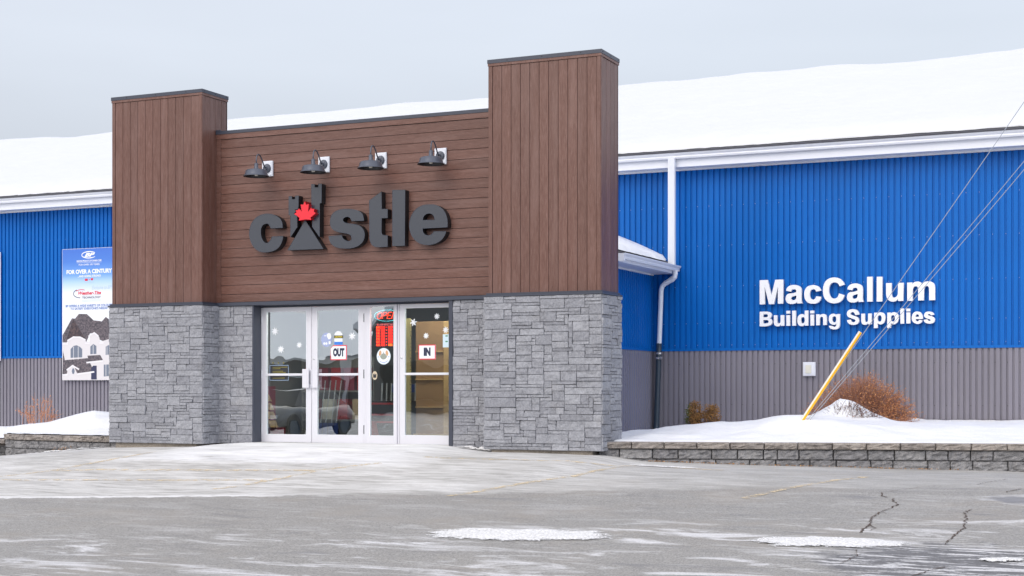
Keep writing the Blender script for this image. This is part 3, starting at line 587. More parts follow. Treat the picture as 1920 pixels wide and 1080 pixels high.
# room behind the doors
M['room']=mat('interior_wall_paint',(.20,.20,.19),.8); M['floor_in']=mat('vestibule_mat',(.07,.07,.07),.9); M['ceil']=mat('ceiling_tile',(.35,.35,.34),.8)
mb=MB(); mb.box(-14.35,-9.1,20.43,25.0,-.03,.0,1); mb.quad((-14.3,20.43,0),(-14.3,25,0),(-14.3,25,2.5),(-14.3,20.43,2.5)); mb.quad((-9.1,20.43,0),(-9.1,20.43,2.5),(-9.1,25,2.5),(-9.1,25,0))
mb.quad((-14.3,24.4,0),(-9.1,24.4,0),(-9.1,24.4,2.5),(-14.3,24.4,2.5)); mb.quad((-14.3,20.43,2.5),(-9.1,20.43,2.5),(-9.1,25,2.5),(-14.3,25,2.5),2)
mb.build('interior_room',['room','floor_in','ceil'],B)
MAC=[('M',[[(-6.987,2.818,1),(-6.841,2.819,1),(-6.771,2.54,1),(-6.702,2.818,1),(-6.557,2.819,1),(-6.559,2.386,1),(-6.655,2.386,1),(-6.652,2.698,1),(-6.727,2.382,1),(-6.817,2.382,1),(-6.896,2.7,1),(-6.892,2.382,1),(-6.987,2.381,1)]]),('a',[[(-6.502,2.613,1),(-6.492,2.659,0),(-6.443,2.702,0),(-6.369,2.716,0),(-6.285,2.702,0),(-6.236,2.662,0),(-6.225,2.608,0),(-6.225,2.555,0),(-6.227,2.458,0),(-6.221,2.409,0),(-6.207,2.385,1),(-6.3,2.382,1),(-6.307,2.409,1),(-6.344,2.385,0),(-6.408,2.375,0),(-6.472,2.391,0),(-6.507,2.436,0),(-6.512,2.484,0),(-6.497,2.533,0),(-6.457,2.561,0),(-6.383,2.569,0),(-6.32,2.586,1),(-6.323,2.621,0),(-6.344,2.638,0),(-6.372,2.639,0),(-6.398,2.632,0),(-6.415,2.597,1)],[(-6.317,2.528,1),(-6.32,2.489,0),(-6.334,2.456,0),(-6.369,2.442,0),(-6.398,2.448,0),(-6.415,2.472,0),(-6.403,2.501,0),(-6.369,2.515,0)]]),('c',[[(-5.874,2.602,1),(-5.964,2.585,1),(-5.978,2.616,0),(-6.012,2.631,0),(-6.051,2.618,0),(-6.072,2.58,0),(-6.078,2.536,0),(-6.072,2.493,0),(-6.051,2.458,0),(-6.014,2.445,0),(-5.983,2.46,0),(-5.962,2.504,1),(-5.871,2.49,1),(-5.891,2.43,0),(-5.944,2.383,0),(-6.017,2.371,0),(-6.1,2.387,0),(-6.158,2.447,0),(-6.176,2.524,0),(-6.168,2.611,0),(-6.119,2.678,0),(-6.022,2.704,0),(-5.944,2.687,0),(-5.896,2.648,0)]]),('C',[[(-5.458,2.696,1),(-5.549,2.67,1),(-5.578,2.72,0),(-5.64,2.741,0),(-5.693,2.724,0),(-5.727,2.672,0),(-5.736,2.6,0),(-5.724,2.527,0),(-5.693,2.474,0),(-5.645,2.453,0),(-5.597,2.466,0),(-5.573,2.495,0),(-5.557,2.542,1),(-5.461,2.511,1),(-5.487,2.444,0),(-5.549,2.388,0),(-5.64,2.369,0),(-5.732,2.388,0),(-5.809,2.457,0),(-5.84,2.554,0),(-5.836,2.67,0),(-5.794,2.765,0),(-5.717,2.816,0),(-5.631,2.827,0),(-5.549,2.806,0),(-5.492,2.756,0)]]),('a',[[(-5.408,2.609,1),(-5.398,2.655,0),(-5.351,2.696,0),(-5.279,2.711,0),(-5.199,2.697,0),(-5.151,2.657,0),(-5.14,2.605,0),(-5.14,2.552,0),(-5.142,2.457,0),(-5.136,2.409,0),(-5.123,2.385,1),(-5.213,2.382,1),(-5.22,2.409,1),(-5.256,2.385,0),(-5.317,2.375,0),(-5.379,2.391,0),(-5.413,2.435,0),(-5.417,2.483,0),(-5.403,2.53,0),(-5.365,2.558,0),(-5.294,2.566,0),(-5.232,2.583,1),(-5.235,2.617,0),(-5.256,2.634,0),(-5.282,2.635,0),(-5.308,2.628,0),(-5.324,2.593,1)],[(-5.229,2.526,1),(-5.232,2.488,0),(-5.246,2.455,0),(-5.279,2.441,0),(-5.308,2.447,0),(-5.324,2.471,0),(-5.313,2.499,0),(-5.279,2.513,0)]]),('l',[[(-5.067,2.82,1),(-4.97,2.82,1),(-4.971,2.384,1),(-5.066,2.386,1)]]),('l',[[(-4.898,2.816,1),(-4.802,2.815,1),(-4.804,2.382,1),(-4.9,2.383,1)]]),('u',[[(-4.739,2.701,1),(-4.643,2.7,1),(-4.643,2.513,1),(-4.635,2.475,0),(-4.617,2.448,0),(-4.589,2.446,0),(-4.559,2.462,0),(-4.539,2.497,0),(-4.535,2.534,1),(-4.533,2.7,1),(-4.437,2.698,1),(-4.445,2.384,1),(-4.531,2.384,1),(-4.533,2.424,1),(-4.564,2.389,0),(-4.62,2.374,0),(-4.68,2.391,0),(-4.722,2.44,0),(-4.738,2.516,1)]]),('m',[[(-4.378,2.698,1),(-4.293,2.7,1),(-4.293,2.664,1),(-4.259,2.701,0),(-4.208,2.713,0),(-4.158,2.703,0),(-4.121,2.664,1),(-4.085,2.7,0),(-4.025,2.711,0),(-3.966,2.7,0),(-3.925,2.668,0),(-3.909,2.616,0),(-3.908,2.56,1),(-3.907,2.384,1),(-4.007,2.384,1),(-4.007,2.553,1),(-4.012,2.605,0),(-4.034,2.631,0),(-4.066,2.625,0),(-4.087,2.593,0),(-4.092,2.546,1),(-4.096,2.384,1),(-4.192,2.385,1),(-4.19,2.558,1),(-4.195,2.605,0),(-4.222,2.632,0),(-4.259,2.626,0),(-4.28,2.589,0),(-4.284,2.532,1),(-4.286,2.382,1),(-4.377,2.382,1)]]),('B',[[(-6.987,2.249,1),(-6.864,2.25,1),(-6.809,2.24,0),(-6.776,2.212,0),(-6.769,2.178,0),(-6.781,2.144,0),(-6.807,2.128,1),(-6.774,2.108,0),(-6.755,2.065,0),(-6.774,2.017,0),(-6.829,1.991,0),(-6.889,1.984,1),(-6.987,1.986,1)],[(-6.924,2.203,1),(-6.864,2.203,1),(-6.841,2.193,0),(-6.836,2.174,0),(-6.843,2.156,0),(-6.864,2.147,1),(-6.924,2.148,1)],[(-6.924,2.098,1),(-6.864,2.1,1),(-6.833,2.089,0),(-6.824,2.067,0),(-6.833,2.046,0),(-6.864,2.038,1),(-6.924,2.038,1)]]),('u',[[(-6.727,2.18,1),(-6.667,2.18,1),(-6.667,2.064,1),(-6.655,2.037,0),(-6.632,2.031,0),(-6.612,2.046,0),(-6.604,2.077,1),(-6.604,2.18,1),(-6.539,2.18,1),(-6.537,1.988,1),(-6.596,1.987,1),(-6.598,2.011,1),(-6.625,1.986,0),(-6.665,1.979,0),(-6.707,1.996,0),(-6.725,2.03,0),(-6.727,2.079,1)]]),('i',[[(-6.5,2.177,1),(-6.435,2.178,1),(-6.433,1.986,1),(-6.498,1.986,1)]]),('i',[[(-6.5,2.255,1),(-6.435,2.256,1),(-6.435,2.205,1),(-6.5,2.204,1)]]),('l',[[(-6.395,2.256,1),(-6.329,2.255,1),(-6.328,1.986,1),(-6.393,1.986,1)]]),('d',[[(-6.168,2.251,1),(-6.104,2.253,1),(-6.104,1.984,1),(-6.163,1.985,1),(-6.166,2.006,1),(-6.19,1.982,0),(-6.222,1.975,0),(-6.266,1.988,0),(-6.295,2.032,0),(-6.3,2.086,0),(-6.29,2.144,0),(-6.256,2.182,0),(-6.212,2.191,0),(-6.186,2.181,0),(-6.168,2.163,1)],[(-6.202,2.141,0),(-6.225,2.128,0),(-6.234,2.09,0),(-6.227,2.041,0),(-6.202,2.023,0),(-6.176,2.04,0),(-6.166,2.083,0),(-6.176,2.127,0)]]),('i',[[(-6.067,2.178,1),(-6.002,2.179,1),(-6.002,1.984,1),(-6.065,1.983,1)]]),('i',[[(-6.069,2.249,1),(-6.002,2.25,1),(-6.002,2.201,1),(-6.069,2.199,1)]]),('n',[[(-5.964,2.181,1),(-5.905,2.182,1),(-5.905,2.153,1),(-5.874,2.177,0),(-5.833,2.186,0),(-5.796,2.173,0),(-5.778,2.139,0),(-5.774,2.09,1),(-5.774,1.989,1),(-5.838,1.988,1),(-5.838,2.092,1),(-5.845,2.126,0),(-5.867,2.137,0),(-5.889,2.124,0),(-5.899,2.093,1),(-5.901,1.987,1),(-5.962,1.986,1)]]),('g',[[(-5.602,2.178,1),(-5.541,2.179,1),(-5.543,2.004,1),(-5.551,1.952,0),(-5.583,1.919,0),(-5.64,1.907,0),(-5.703,1.921,0),(-5.729,1.95,0),(-5.735,1.977,1),(-5.668,1.968,1),(-5.653,1.954,0),(-5.626,1.955,0),(-5.607,1.977,0),(-5.604,2.015,1),(-5.626,1.994,0),(-5.659,1.99,0),(-5.708,2.012,0),(-5.734,2.056,0),(-5.737,2.099,0),(-5.727,2.152,0),(-5.693,2.18,0),(-5.65,2.186,0),(-5.621,2.174,0),(-5.603,2.152,1)],[(-5.638,2.141,0),(-5.667,2.129,0),(-5.677,2.091,0),(-5.669,2.05,0),(-5.64,2.03,0),(-5.614,2.047,0),(-5.605,2.087,0),(-5.613,2.126,0)]]),('S',[[(-5.202,2.163,1),(-5.273,2.153,1),(-5.287,2.191,0),(-5.311,2.208,0),(-5.344,2.202,0),(-5.355,2.178,0),(-5.335,2.157,0),(-5.287,2.14,0),(-5.235,2.118,0),(-5.208,2.08,0),(-5.211,2.027,0),(-5.244,1.994,0),(-5.306,1.981,0),(-5.368,1.995,0),(-5.406,2.031,0),(-5.416,2.069,1),(-5.347,2.075,1),(-5.337,2.044,0),(-5.306,2.029,0),(-5.278,2.038,0),(-5.268,2.059,0),(-5.287,2.079,0),(-5.335,2.096,0),(-5.392,2.121,0),(-5.417,2.16,0),(-5.414,2.213,0),(-5.377,2.247,0),(-5.316,2.259,0),(-5.254,2.248,0),(-5.216,2.209,0)]]),('u',[[(-5.167,2.177,1),(-5.104,2.177,1),(-5.104,2.073,1),(-5.095,2.037,0),(-5.074,2.028,0),(-5.055,2.041,0),(-5.049,2.077,1),(-5.049,2.177,1),(-4.987,2.176,1),(-4.986,1.988,1),(-5.044,1.987,1),(-5.046,2.01,1),(-5.074,1.986,0),(-5.112,1.981,0),(-5.15,1.997,0),(-5.166,2.036,0),(-5.168,2.079,1)]]),('p',[[(-4.944,2.189,1),(-4.886,2.189,1),(-4.886,2.164,1),(-4.862,2.187,0),(-4.825,2.194,0),(-4.778,2.176,0),(-4.752,2.128,0),(-4.752,2.071,0),(-4.773,2.014,0),(-4.816,1.985,0),(-4.853,1.986,0),(-4.884,2.007,1),(-4.884,1.92,1),(-4.95,1.919,1)],[(-4.848,2.144,0),(-4.876,2.128,0),(-4.884,2.088,0),(-4.875,2.045,0),(-4.846,2.03,0),(-4.822,2.046,0),(-4.814,2.086,0),(-4.822,2.127,0)]]),('p',[[(-4.716,2.186,1),(-4.658,2.186,1),(-4.658,2.161,1),(-4.635,2.184,0),(-4.597,2.191,0),(-4.551,2.173,0),(-4.525,2.125,0),(-4.525,2.068,0),(-4.546,2.012,0),(-4.588,1.983,0),(-4.625,1.983,0),(-4.656,2.005,1),(-4.656,1.918,1),(-4.721,1.917,1)],[(-4.621,2.141,0),(-4.648,2.126,0),(-4.656,2.085,0),(-4.647,2.042,0),(-4.619,2.028,0),(-4.595,2.043,0),(-4.586,2.084,0),(-4.595,2.125,0)]]),('l',[[(-4.496,2.253,1),(-4.434,2.253,1),(-4.43,1.989,1),(-4.492,1.988,1)]]),('i',[[(-4.391,2.182,1),(-4.325,2.182,1),(-4.325,1.991,1),(-4.391,1.99,1)]]),('i',[[(-4.391,2.248,1),(-4.325,2.248,1),(-4.325,2.201,1),(-4.391,2.2,1)]]),('e',[[(-4.114,2.063,1),(-4.236,2.064,1),(-4.227,2.037,0),(-4.207,2.025,0),(-4.185,2.032,0),(-4.176,2.049,1),(-4.117,2.038,1),(-4.14,2.003,0),(-4.176,1.983,0),(-4.218,1.981,0),(-4.268,2.005,0),(-4.296,2.048,0),(-4.299,2.1,0),(-4.282,2.156,0),(-4.245,2.188,0),(-4.204,2.194,0),(-4.153,2.18,0),(-4.124,2.139,0),(-4.113,2.096,0)],[(-4.236,2.103,1),(-4.229,2.134,0),(-4.207,2.147,0),(-4.184,2.135,0),(-4.175,2.105,1)]]),('s',[[(-3.921,2.134,1),(-3.978,2.123,1),(-3.991,2.142,0),(-4.012,2.147,0),(-4.027,2.138,0),(-4.016,2.124,0),(-3.989,2.114,0),(-3.943,2.098,0),(-3.913,2.064,0),(-3.916,2.022,0),(-3.948,1.99,0),(-4.002,1.98,0),(-4.057,1.992,0),(-4.089,2.019,0),(-4.098,2.049,1),(-4.036,2.057,1),(-4.021,2.033,0),(-3.998,2.026,0),(-3.98,2.037,0),(-3.993,2.054,0),(-4.034,2.067,0),(-4.078,2.091,0),(-4.092,2.129,0),(-4.076,2.169,0),(-4.039,2.187,0),(-3.998,2.188,0),(-3.952,2.177,0),(-3.93,2.156,0)]])]
CAS=[('c',[[(-12.999,3.404,1),(-13.216,3.407,1),(-13.236,3.447,0),(-13.266,3.478,0),(-13.307,3.484,0),(-13.362,3.466,0),(-13.395,3.426,0),(-13.408,3.355,0),(-13.4,3.284,0),(-13.37,3.219,0),(-13.328,3.179,0),(-13.282,3.173,0),(-13.245,3.193,0),(-13.211,3.234,0),(-13.195,3.27,1),(-12.991,3.272,1),(-12.999,3.218,0),(-13.033,3.142,0),(-13.103,3.075,0),(-13.203,3.04,0),(-13.312,3.03,0),(-13.421,3.044,0),(-13.522,3.105,0),(-13.585,3.193,0),(-13.619,3.293,0),(-13.619,3.393,0),(-13.581,3.498,0),(-13.513,3.573,0),(-13.421,3.621,0),(-13.312,3.639,0),(-13.211,3.629,0),(-13.12,3.596,0),(-13.045,3.544,0),(-13.008,3.479,0)]]),('s',[[(-11.523,3.45,1),(-11.736,3.453,1),(-11.754,3.489,0),(-11.793,3.52,0),(-11.846,3.522,0),(-11.886,3.499,0),(-11.895,3.469,0),(-11.868,3.437,0),(-11.811,3.419,0),(-11.714,3.404,0),(-11.609,3.376,0),(-11.543,3.324,0),(-11.513,3.254,0),(-11.517,3.178,0),(-11.556,3.111,0),(-11.635,3.061,0),(-11.749,3.036,0),(-11.882,3.036,0),(-12.006,3.056,0),(-12.095,3.11,0),(-12.135,3.173,0),(-12.15,3.235,1),(-11.917,3.24,1),(-11.904,3.201,0),(-11.868,3.166,0),(-11.811,3.143,0),(-11.758,3.15,0),(-11.736,3.183,0),(-11.749,3.229,0),(-11.793,3.254,0),(-11.873,3.273,0),(-11.988,3.297,0),(-12.068,3.335,0),(-12.113,3.395,0),(-12.122,3.472,0),(-12.104,3.548,0),(-12.05,3.603,0),(-11.953,3.637,0),(-11.829,3.642,0),(-11.714,3.63,0),(-11.609,3.597,0),(-11.547,3.544,0)]]),('t',[[(-11.425,3.753,1),(-11.211,3.879,1),(-11.209,3.614,1),(-11.105,3.607,1),(-11.107,3.47,1),(-11.211,3.472,1),(-11.214,3.26,1),(-11.202,3.222,0),(-11.172,3.207,1),(-11.107,3.202,1),(-11.107,3.032,1),(-11.279,3.032,1),(-11.346,3.049,0),(-11.391,3.09,0),(-11.42,3.17,1)]]),('l',[[(-11.019,3.891,1),(-10.802,3.884,1),(-10.81,3.033,1),(-11.019,3.036,1)]]),('e',[[(-10.083,3.284,1),(-10.501,3.284,1),(-10.501,3.246,0),(-10.484,3.208,0),(-10.446,3.18,0),(-10.391,3.173,0),(-10.35,3.188,0),(-10.308,3.227,1),(-10.104,3.222,1),(-10.124,3.171,0),(-10.174,3.106,0),(-10.258,3.057,0),(-10.375,3.032,0),(-10.501,3.045,0),(-10.61,3.098,0),(-10.687,3.187,0),(-10.725,3.301,0),(-10.721,3.406,0),(-10.678,3.509,0),(-10.602,3.587,0),(-10.501,3.631,0),(-10.391,3.638,0),(-10.291,3.628,0),(-10.199,3.586,0),(-10.133,3.52,0),(-10.095,3.436,0),(-10.081,3.354,0)],[(-10.501,3.407,1),(-10.488,3.455,0),(-10.45,3.494,0),(-10.404,3.507,0),(-10.35,3.497,0),(-10.308,3.457,0),(-10.293,3.401,1)]]),('tl',[[(-12.881,3.892,1),(-12.824,3.892,1),(-12.824,3.845,1),(-12.763,3.844,1),(-12.763,3.896,1),(-12.702,3.897,1),(-12.705,3.713,1),(-12.713,3.682,1),(-12.766,3.682,1),(-12.754,3.647,1),(-12.787,3.617,1),(-12.726,3.567,1),(-12.726,3.405,1),(-12.847,3.247,1),(-12.849,3.589,1),(-12.881,3.601,1)]]),('tr',[[(-12.464,4.061,1),(-12.405,4.06,1),(-12.405,4.009,1),(-12.338,4.007,1),(-12.338,4.062,1),(-12.28,4.059,1),(-12.284,3.76,1),(-12.316,3.751,1),(-12.318,3.23,1),(-12.448,3.397,1),(-12.444,3.559,1),(-12.378,3.611,1),(-12.417,3.631,1),(-12.405,3.675,1),(-12.46,3.69,1)]]),('tri',[[(-12.578,3.503,1),(-12.247,3.043,1),(-12.906,3.044,1)]])]
LEAF=[(-12.528,3.788,1),(-12.507,3.733,1),(-12.456,3.741,1),(-12.471,3.618,1),(-12.416,3.683,1),(-12.401,3.659,1),(-12.353,3.659,1),(-12.367,3.619,1),(-12.331,3.593,1),(-12.428,3.528,1),(-12.412,3.494,1),(-12.519,3.506,1),(-12.638,3.493,1),(-12.626,3.534,1),(-12.721,3.599,1),(-12.681,3.623,1),(-12.697,3.656,1),(-12.651,3.659,1),(-12.642,3.681,1),(-12.583,3.629,1),(-12.607,3.742,1),(-12.556,3.735,1)]
HOUSE={'roof':[[(-22.981,2.061),(-22.715,2.437),(-22.627,2.427),(-22.52,2.529),(-22.296,2.524),(-22.103,2.379),(-21.92,2.36),(-21.882,2.347),(-21.767,2.449),(-21.496,2.283),(-21.496,1.91),(-21.843,1.914),(-21.939,1.946),(-21.997,2.008),(-22.074,2.102),(-22.209,2.088),(-22.306,1.905),(-22.481,2.015),(-22.676,2.034),(-22.872,1.897),(-22.981,1.898)],[(-22.971,1.712),(-22.912,1.501),(-22.267,1.542),(-22.093,1.249),(-22.559,1.189),(-22.676,1.399),(-22.833,1.307),(-22.853,1.198),(-22.981,1.183)],[(-22.277,1.596),(-21.92,1.609),(-21.843,1.493),(-22.238,1.465)]],'turret':[[(-22.676,2.421),(-22.335,1.967),(-22.5,2.019),(-22.676,2.037),(-22.882,1.928)]],'wall':[[(-22.981,1.883),(-22.833,1.899),(-22.813,1.935),(-22.676,2.021),(-22.481,2.018),(-22.335,1.952),(-22.325,1.905),(-22.219,1.904),(-22.2,2.042),(-22.113,2.102),(-22.026,2.086),(-21.949,2.008),(-21.92,1.9),(-21.824,1.922),(-21.496,2.001),(-21.496,1.055),(-22.991,1.059),(-22.991,1.525),(-22.912,1.494),(-22.971,1.712)]],'window':[[(-22.751,1.748),(-22.666,1.817),(-22.579,1.831),(-22.481,1.791),(-22.423,1.744),(-22.423,1.559),(-22.751,1.551)],[(-22.194,1.796),(-22.113,1.856),(-22.026,1.809),(-22.026,1.633),(-22.194,1.626)],[(-21.767,1.791),(-21.671,1.832),(-21.671,1.614),(-21.767,1.607)],[(-21.82,1.393),(-21.681,1.397),(-21.681,1.14),(-21.82,1.13)]],'door':[[(-22.171,1.319),(-22.113,1.372),(-22.016,1.371),(-22.016,1.064),(-22.171,1.065)],[(-22.719,1.252),(-22.7,1.306),(-22.676,1.321),(-22.653,1.306),(-22.633,1.252),(-22.653,1.198),(-22.676,1.182),(-22.7,1.198)]],'trim':[[(-22.843,1.935),(-22.676,2.01),(-22.481,2.008),(-22.325,1.944)],[(-22.248,2.02),(-22.084,2.102),(-21.968,2.023)],[(-22.863,1.276),(-22.696,1.376),(-22.51,1.29)],[(-22.559,1.185),(-22.084,1.234)],[(-22.306,1.44),(-21.834,1.477)],[(-22.981,1.859),(-22.823,1.865)],[(-22.335,1.874),(-22.209,1.873)],[(-21.939,1.869),(-21.824,1.876)],[(-22.981,1.168),(-22.833,1.175)]]}
# ------------------------------------------------------------ wall lamps
LP=[(-13.343,'leftmost'),(-12.295,'second'),(-11.275,'third'),(-10.245,'fourth')]
def lamp(cx):
    z0=4.372; r=thing('wall_lamp',(cx,20.14,z0),'','wall lamp','gooseneck lamps over the lettering')
    m=MB(); m.box(cx-.10,cx+.095,20.112,20.14,z0-.122,z0+.122); m.box(cx-.088,cx+.083,20.104,20.112,z0-.110,z0+.110); m.build('mounting_plate','white',r)
    m=MB(); m.lathe([(.0001,0),(.072,0),(.075,-.006),(.066,-.022),(.03,-.028),(.022,-.05),(.0001,-.05)],(cx,20.103,z0),24,0,'y'); m.build('wall_disc','lampmetal',r,smooth=False)
    ys=19.80; pts=[]
    ctl=[(20.06,z0+.0),(20.04,z0+.01),(20.0,z0+.055),(19.955,z0+.125),(19.91,z0+.175),(19.87,z0+.193),(19.83,z0+.178),(19.808,z0+.14),(19.80,z0+.09),(19.80,z0+.03)]
    m=MB(); m.tube([(cx,y,z) for y,z in ctl],.0105,10); m.build('arm','lampmetal',r,smooth=True)
    zb=z0-.165
    m=MB(); m.lathe([(.012,.215),(.030,.205),(.033,.135),(.040,.128),(.041,.118),(.08,.116),(.145,.105),(.168,.088),(.180,.032),(.200,.008),(.207,0),(.200,-.001),(.177,.022),(.166,.07),(.14,.09),(.03,.105),(.0001,.106)],(cx,ys,zb),40,0)
    for i in range(len(m.m)):
        if i>=40*10: m.m[i]=1
    sh=m.build('lamp_shade',['lampmetal','lampdark'],r,smooth=True)
    m=MB(); m.lathe([(.0001,.01),(.022,.012),(.03,.03),(.028,.055),(.016,.085),(.014,.10)],(cx,ys,zb-.002),16,0); m.build('bulb','bulb',sh,smooth=True)
    return r
L0=None
for i,(cx,pos) in enumerate(LP):
    if i==0: o=L0=lamp(cx)
    else:
        o=L0.copy(); COL.objects.link(o); o.location.x=cx
        for ch in list(L0.children):
            c=ch.copy(); COL.objects.link(c); c.parent=o
            for g in ch.children:
                d=g.copy(); COL.objects.link(d); d.parent=c
    o['label']=['black gooseneck lamp at the left end of the row, left above the letter c','black gooseneck lamp over the castle towers, second from the left','black gooseneck lamp above the letter t, third from the left','black gooseneck lamp at the right end of the row, above the letter e'][i]
    o['category']='wall lamp'; o['group']='gooseneck lamps over the lettering'
# ------------------------------------------------------------ main sign
sg=thing('store_sign',(-12,20.14,3.0),'charcoal raised lettering reading castle with a red maple leaf','sign')
for n,cs in CAS:
    m=MB(); letter(m,cs,20.02,20.148,0,1,.0035,7); m.build({'tl':'tower','tr':'tower','tri':'triangle'}.get(n,'letter'),['face','charcoal','lampmetal'],sg)
m=MB(); letter(m,[[p for p in LEAF]],19.93,20.148,0,1,None); m.build('maple_leaf',['red','redside'],sg)
ws=thing('wall_sign',(-4.6,26.4,1.8),'white raised lettering reading MacCallum Building Supplies on the blue wall','sign')
for n,cs in MAC:
    m=MB(); letter(m,cs,26.40,26.47,0,0,None,5); m.build('letter',['whitepaint'],ws)
# ------------------------------------------------------------ poster
def ptone(name,c,r=.6): 
    M[name]=mat(name,c,r); return name
m=mat('printed_gradient',(1,1,1),.5); t=NT(m); sp=t.n('ShaderNodeSeparateXYZ'); t.l(t.tc.outputs['Object'],sp.inputs[0]); rr=t.n('ShaderNodeValToRGB'); t.l(t.rng(sp.outputs[2],0,2.94),rr.inputs[0])
e=rr.color_ramp.elements; e[0].position=0; e[0].color=(.80,.82,.86,1); e[1].position=1; e[1].color=(.055,.17,.62,1)
for p,c in ((.66,(.78,.82,.88,1)),(.745,(.42,.62,.85,1)),(.80,(.16,.36,.78,1)),(.90,(.07,.21,.66,1))): q=e.new(p); q.color=c
t.col(rr.outputs[0]); M['print']=m
for a in (('ink_white',(.85,.87,.9)),('ink_blue',(.10,.20,.50)),('ink_red',(.68,.02,.06)),('ink_dark',(.03,.035,.09)),('ink_pale',(.42,.58,.80)),('ink_window',(.16,.19,.25)),('ink_stone',(.66,.64,.66)),('ink_trim',(.74,.73,.76))): ptone(*a)
m=mat('ink_roof',(.1,.08,.08),.6); t=NT(m); f=t.noise(22,4,.8); t.col(t.mix(t.rng(f,.38,.62),(.04,.04,.055),(.17,.14,.155))); M['ink_roof']=m
m=mat('ink_turret',(.1,.08,.08),.6); t=NT(m); f=t.noise(24,4,.8); t.col(t.mix(t.rng(f,.4,.62),(.022,.02,.032),(.12,.08,.08))); M['ink_turret']=m
po=thing('poster',(-22.25,26.44,1.05),'tall advertising poster with blue sky top and a stone house','poster')
mb=MB(); mb.box(-22.992,-21.51,26.425,26.45,1.05,3.99); mb.build('panel','print',po)
mb=MB(); y=26.4235
for a in ((-22.992,-22.985,1.05,3.99),(-22.992,-21.51,3.983,3.99),(-22.992,-21.51,1.05,1.058)): mb.quad((a[0],y,a[2]),(a[1],y,a[2]),(a[1],y,a[3]),(a[0],y,a[3]))
mb.build('border','ink_trim',po)
for xx,zz in ((-22.97,3.95),(-22.3,3.97),(-21.7,3.97),(-22.97,2.7),(-22.97,1.1)):
    pass
def ink(name,mt,jobs):
    mb=MB()
    for j in jobs: j(mb)
    return mb.build(name,mt,po)
T=lambda s,b,bold=.02,sh=0:(lambda mb:text_mesh(mb,s,b[0],b[1],b[2],b[3],26.4228,0,bold,sh))
Qd=lambda x0,x1,z0,z1,y=26.4228:(lambda mb:mb.quad((x0,y,z0),(x1,y,z0),(x1,y,z1),(x0,y,z1)))
arcp=lambda cx,cz,rx,rz,a0,a1,n=20:[(cx+rx*math.cos(R(a0+(a1-a0)*k/n)),cz+rz*math.sin(R(a0+(a1-a0)*k/n))) for k in range(n+1)]
lg=ink('logo','ink_white',[T('BP',(-22.36,-22.074,3.798,3.886),.05,.35),lambda mb:ribbon(mb,arcp(-22.235,3.842,.205,.075,35,325),.014,26.4228),lambda mb:ribbon(mb,arcp(-22.235,3.842,.195,.066,60,300),.010,26.4226)])
ink('lettering','ink_white',[T('BUILDING PRODUCTS OF CANADA CORP.',(-22.579,-21.878,3.691,3.729),.03),Qd(-22.579,-21.882,3.670,3.675),T('FOR OVER 100 YEARS',(-22.52,-21.939,3.606,3.646),.01),T('FOR OVER A CENTURY',(-22.867,-21.595,3.424,3.522),.045),T('...AND GOING STRONG!',(-22.549,-21.905,3.347,3.395),.03)])
ink('flag','ink_red',[Qd(-22.349,-22.267,3.262,3.312),Qd(-22.184,-22.118,3.273,3.319),lambda mb:disc(mb,-22.225,3.292,.012,.012,26.4220,26.4222)])
ink('lettering','ink_red',[T('Weather-Tite',(-22.539,-21.897,2.956,3.03),.035,.25),lambda mb:ribbon(mb,arcp(-22.45,2.985,.19,.085,60,140),.014,26.4228)])
ink('lettering','ink_dark',[T('TECHNOLOGY',(-22.427,-21.905,2.869,2.915),.02),Qd(-22.413,-21.901,2.944,2.947),lambda mb:ribbon(mb,arcp(-22.48,2.985,.19,.095,120,270),.016,26.4226)])
ink('lettering','ink_blue',[T('BP OFFERS A WIDE VARIETY OF COLOURS',(-22.892,-21.587,2.684,2.739),.03),T("TO SATISFY EVERYONE'S NEEDS!",(-22.759,-21.721,2.621,2.675),.03)])
ink('lettering','ink_pale',[T('Exclusive to BP!',(-22.151,-21.595,3.065,3.15),.0,.4),Qd(-22.364,-22.093,3.222,3.232),Qd(-22.427,-21.905,2.832,2.838),Qd(-22.427,-21.905,2.806,2.812)])
def polys(L_,y): return [lambda mb,p=p,y=y:letter(mb,[[(x,z,1) for x,z in p]],y,y+.0006) for p in L_]
ink('house_roof','ink_roof',polys(HOUSE['roof'][:1],26.4236)); ink('house_roof','ink_turret',polys(HOUSE['turret'],26.4229)); ink('house_wall','ink_stone',polys(HOUSE['wall'],26.4222))
[ink('house_roof','ink_roof',[j]) for j in polys(HOUSE['roof'][1:],26.4214)]; [ink('house_window','ink_window',[j]) for j in polys(HOUSE['window'],26.4206)+polys(HOUSE['door'][1:],26.4206)]; ink('house_door','ink_dark',polys(HOUSE['door'][:1],26.4206))
[ink('house_trim','ink_trim',[lambda mb,p=p:ribbon(mb,p,.036,26.4198)]) for p in HOUSE['trim']]; [ink('window_bar','ink_trim',[j]) for j in [lambda mb,x=x,z0=z0,z1=z1:mb.quad((x-.006,26.4200,z0),(x+.006,26.4200,z0),(x+.006,26.4200,z1),(x-.006,26.4200,z1)) for x,z0,z1 in ((-22.665,1.51,1.80),(-22.535,1.51,1.80),(-22.115,1.60,1.84),(-21.76,1.14,1.40),(-21.73,1.6,1.8))]]
ba=MB(); ba.box(-26.2,-24.806,26.43,26.455,1.5,4.0); tag(ba.build('poster','ink_white'),'blank white edge of a second poster at the left border','poster')
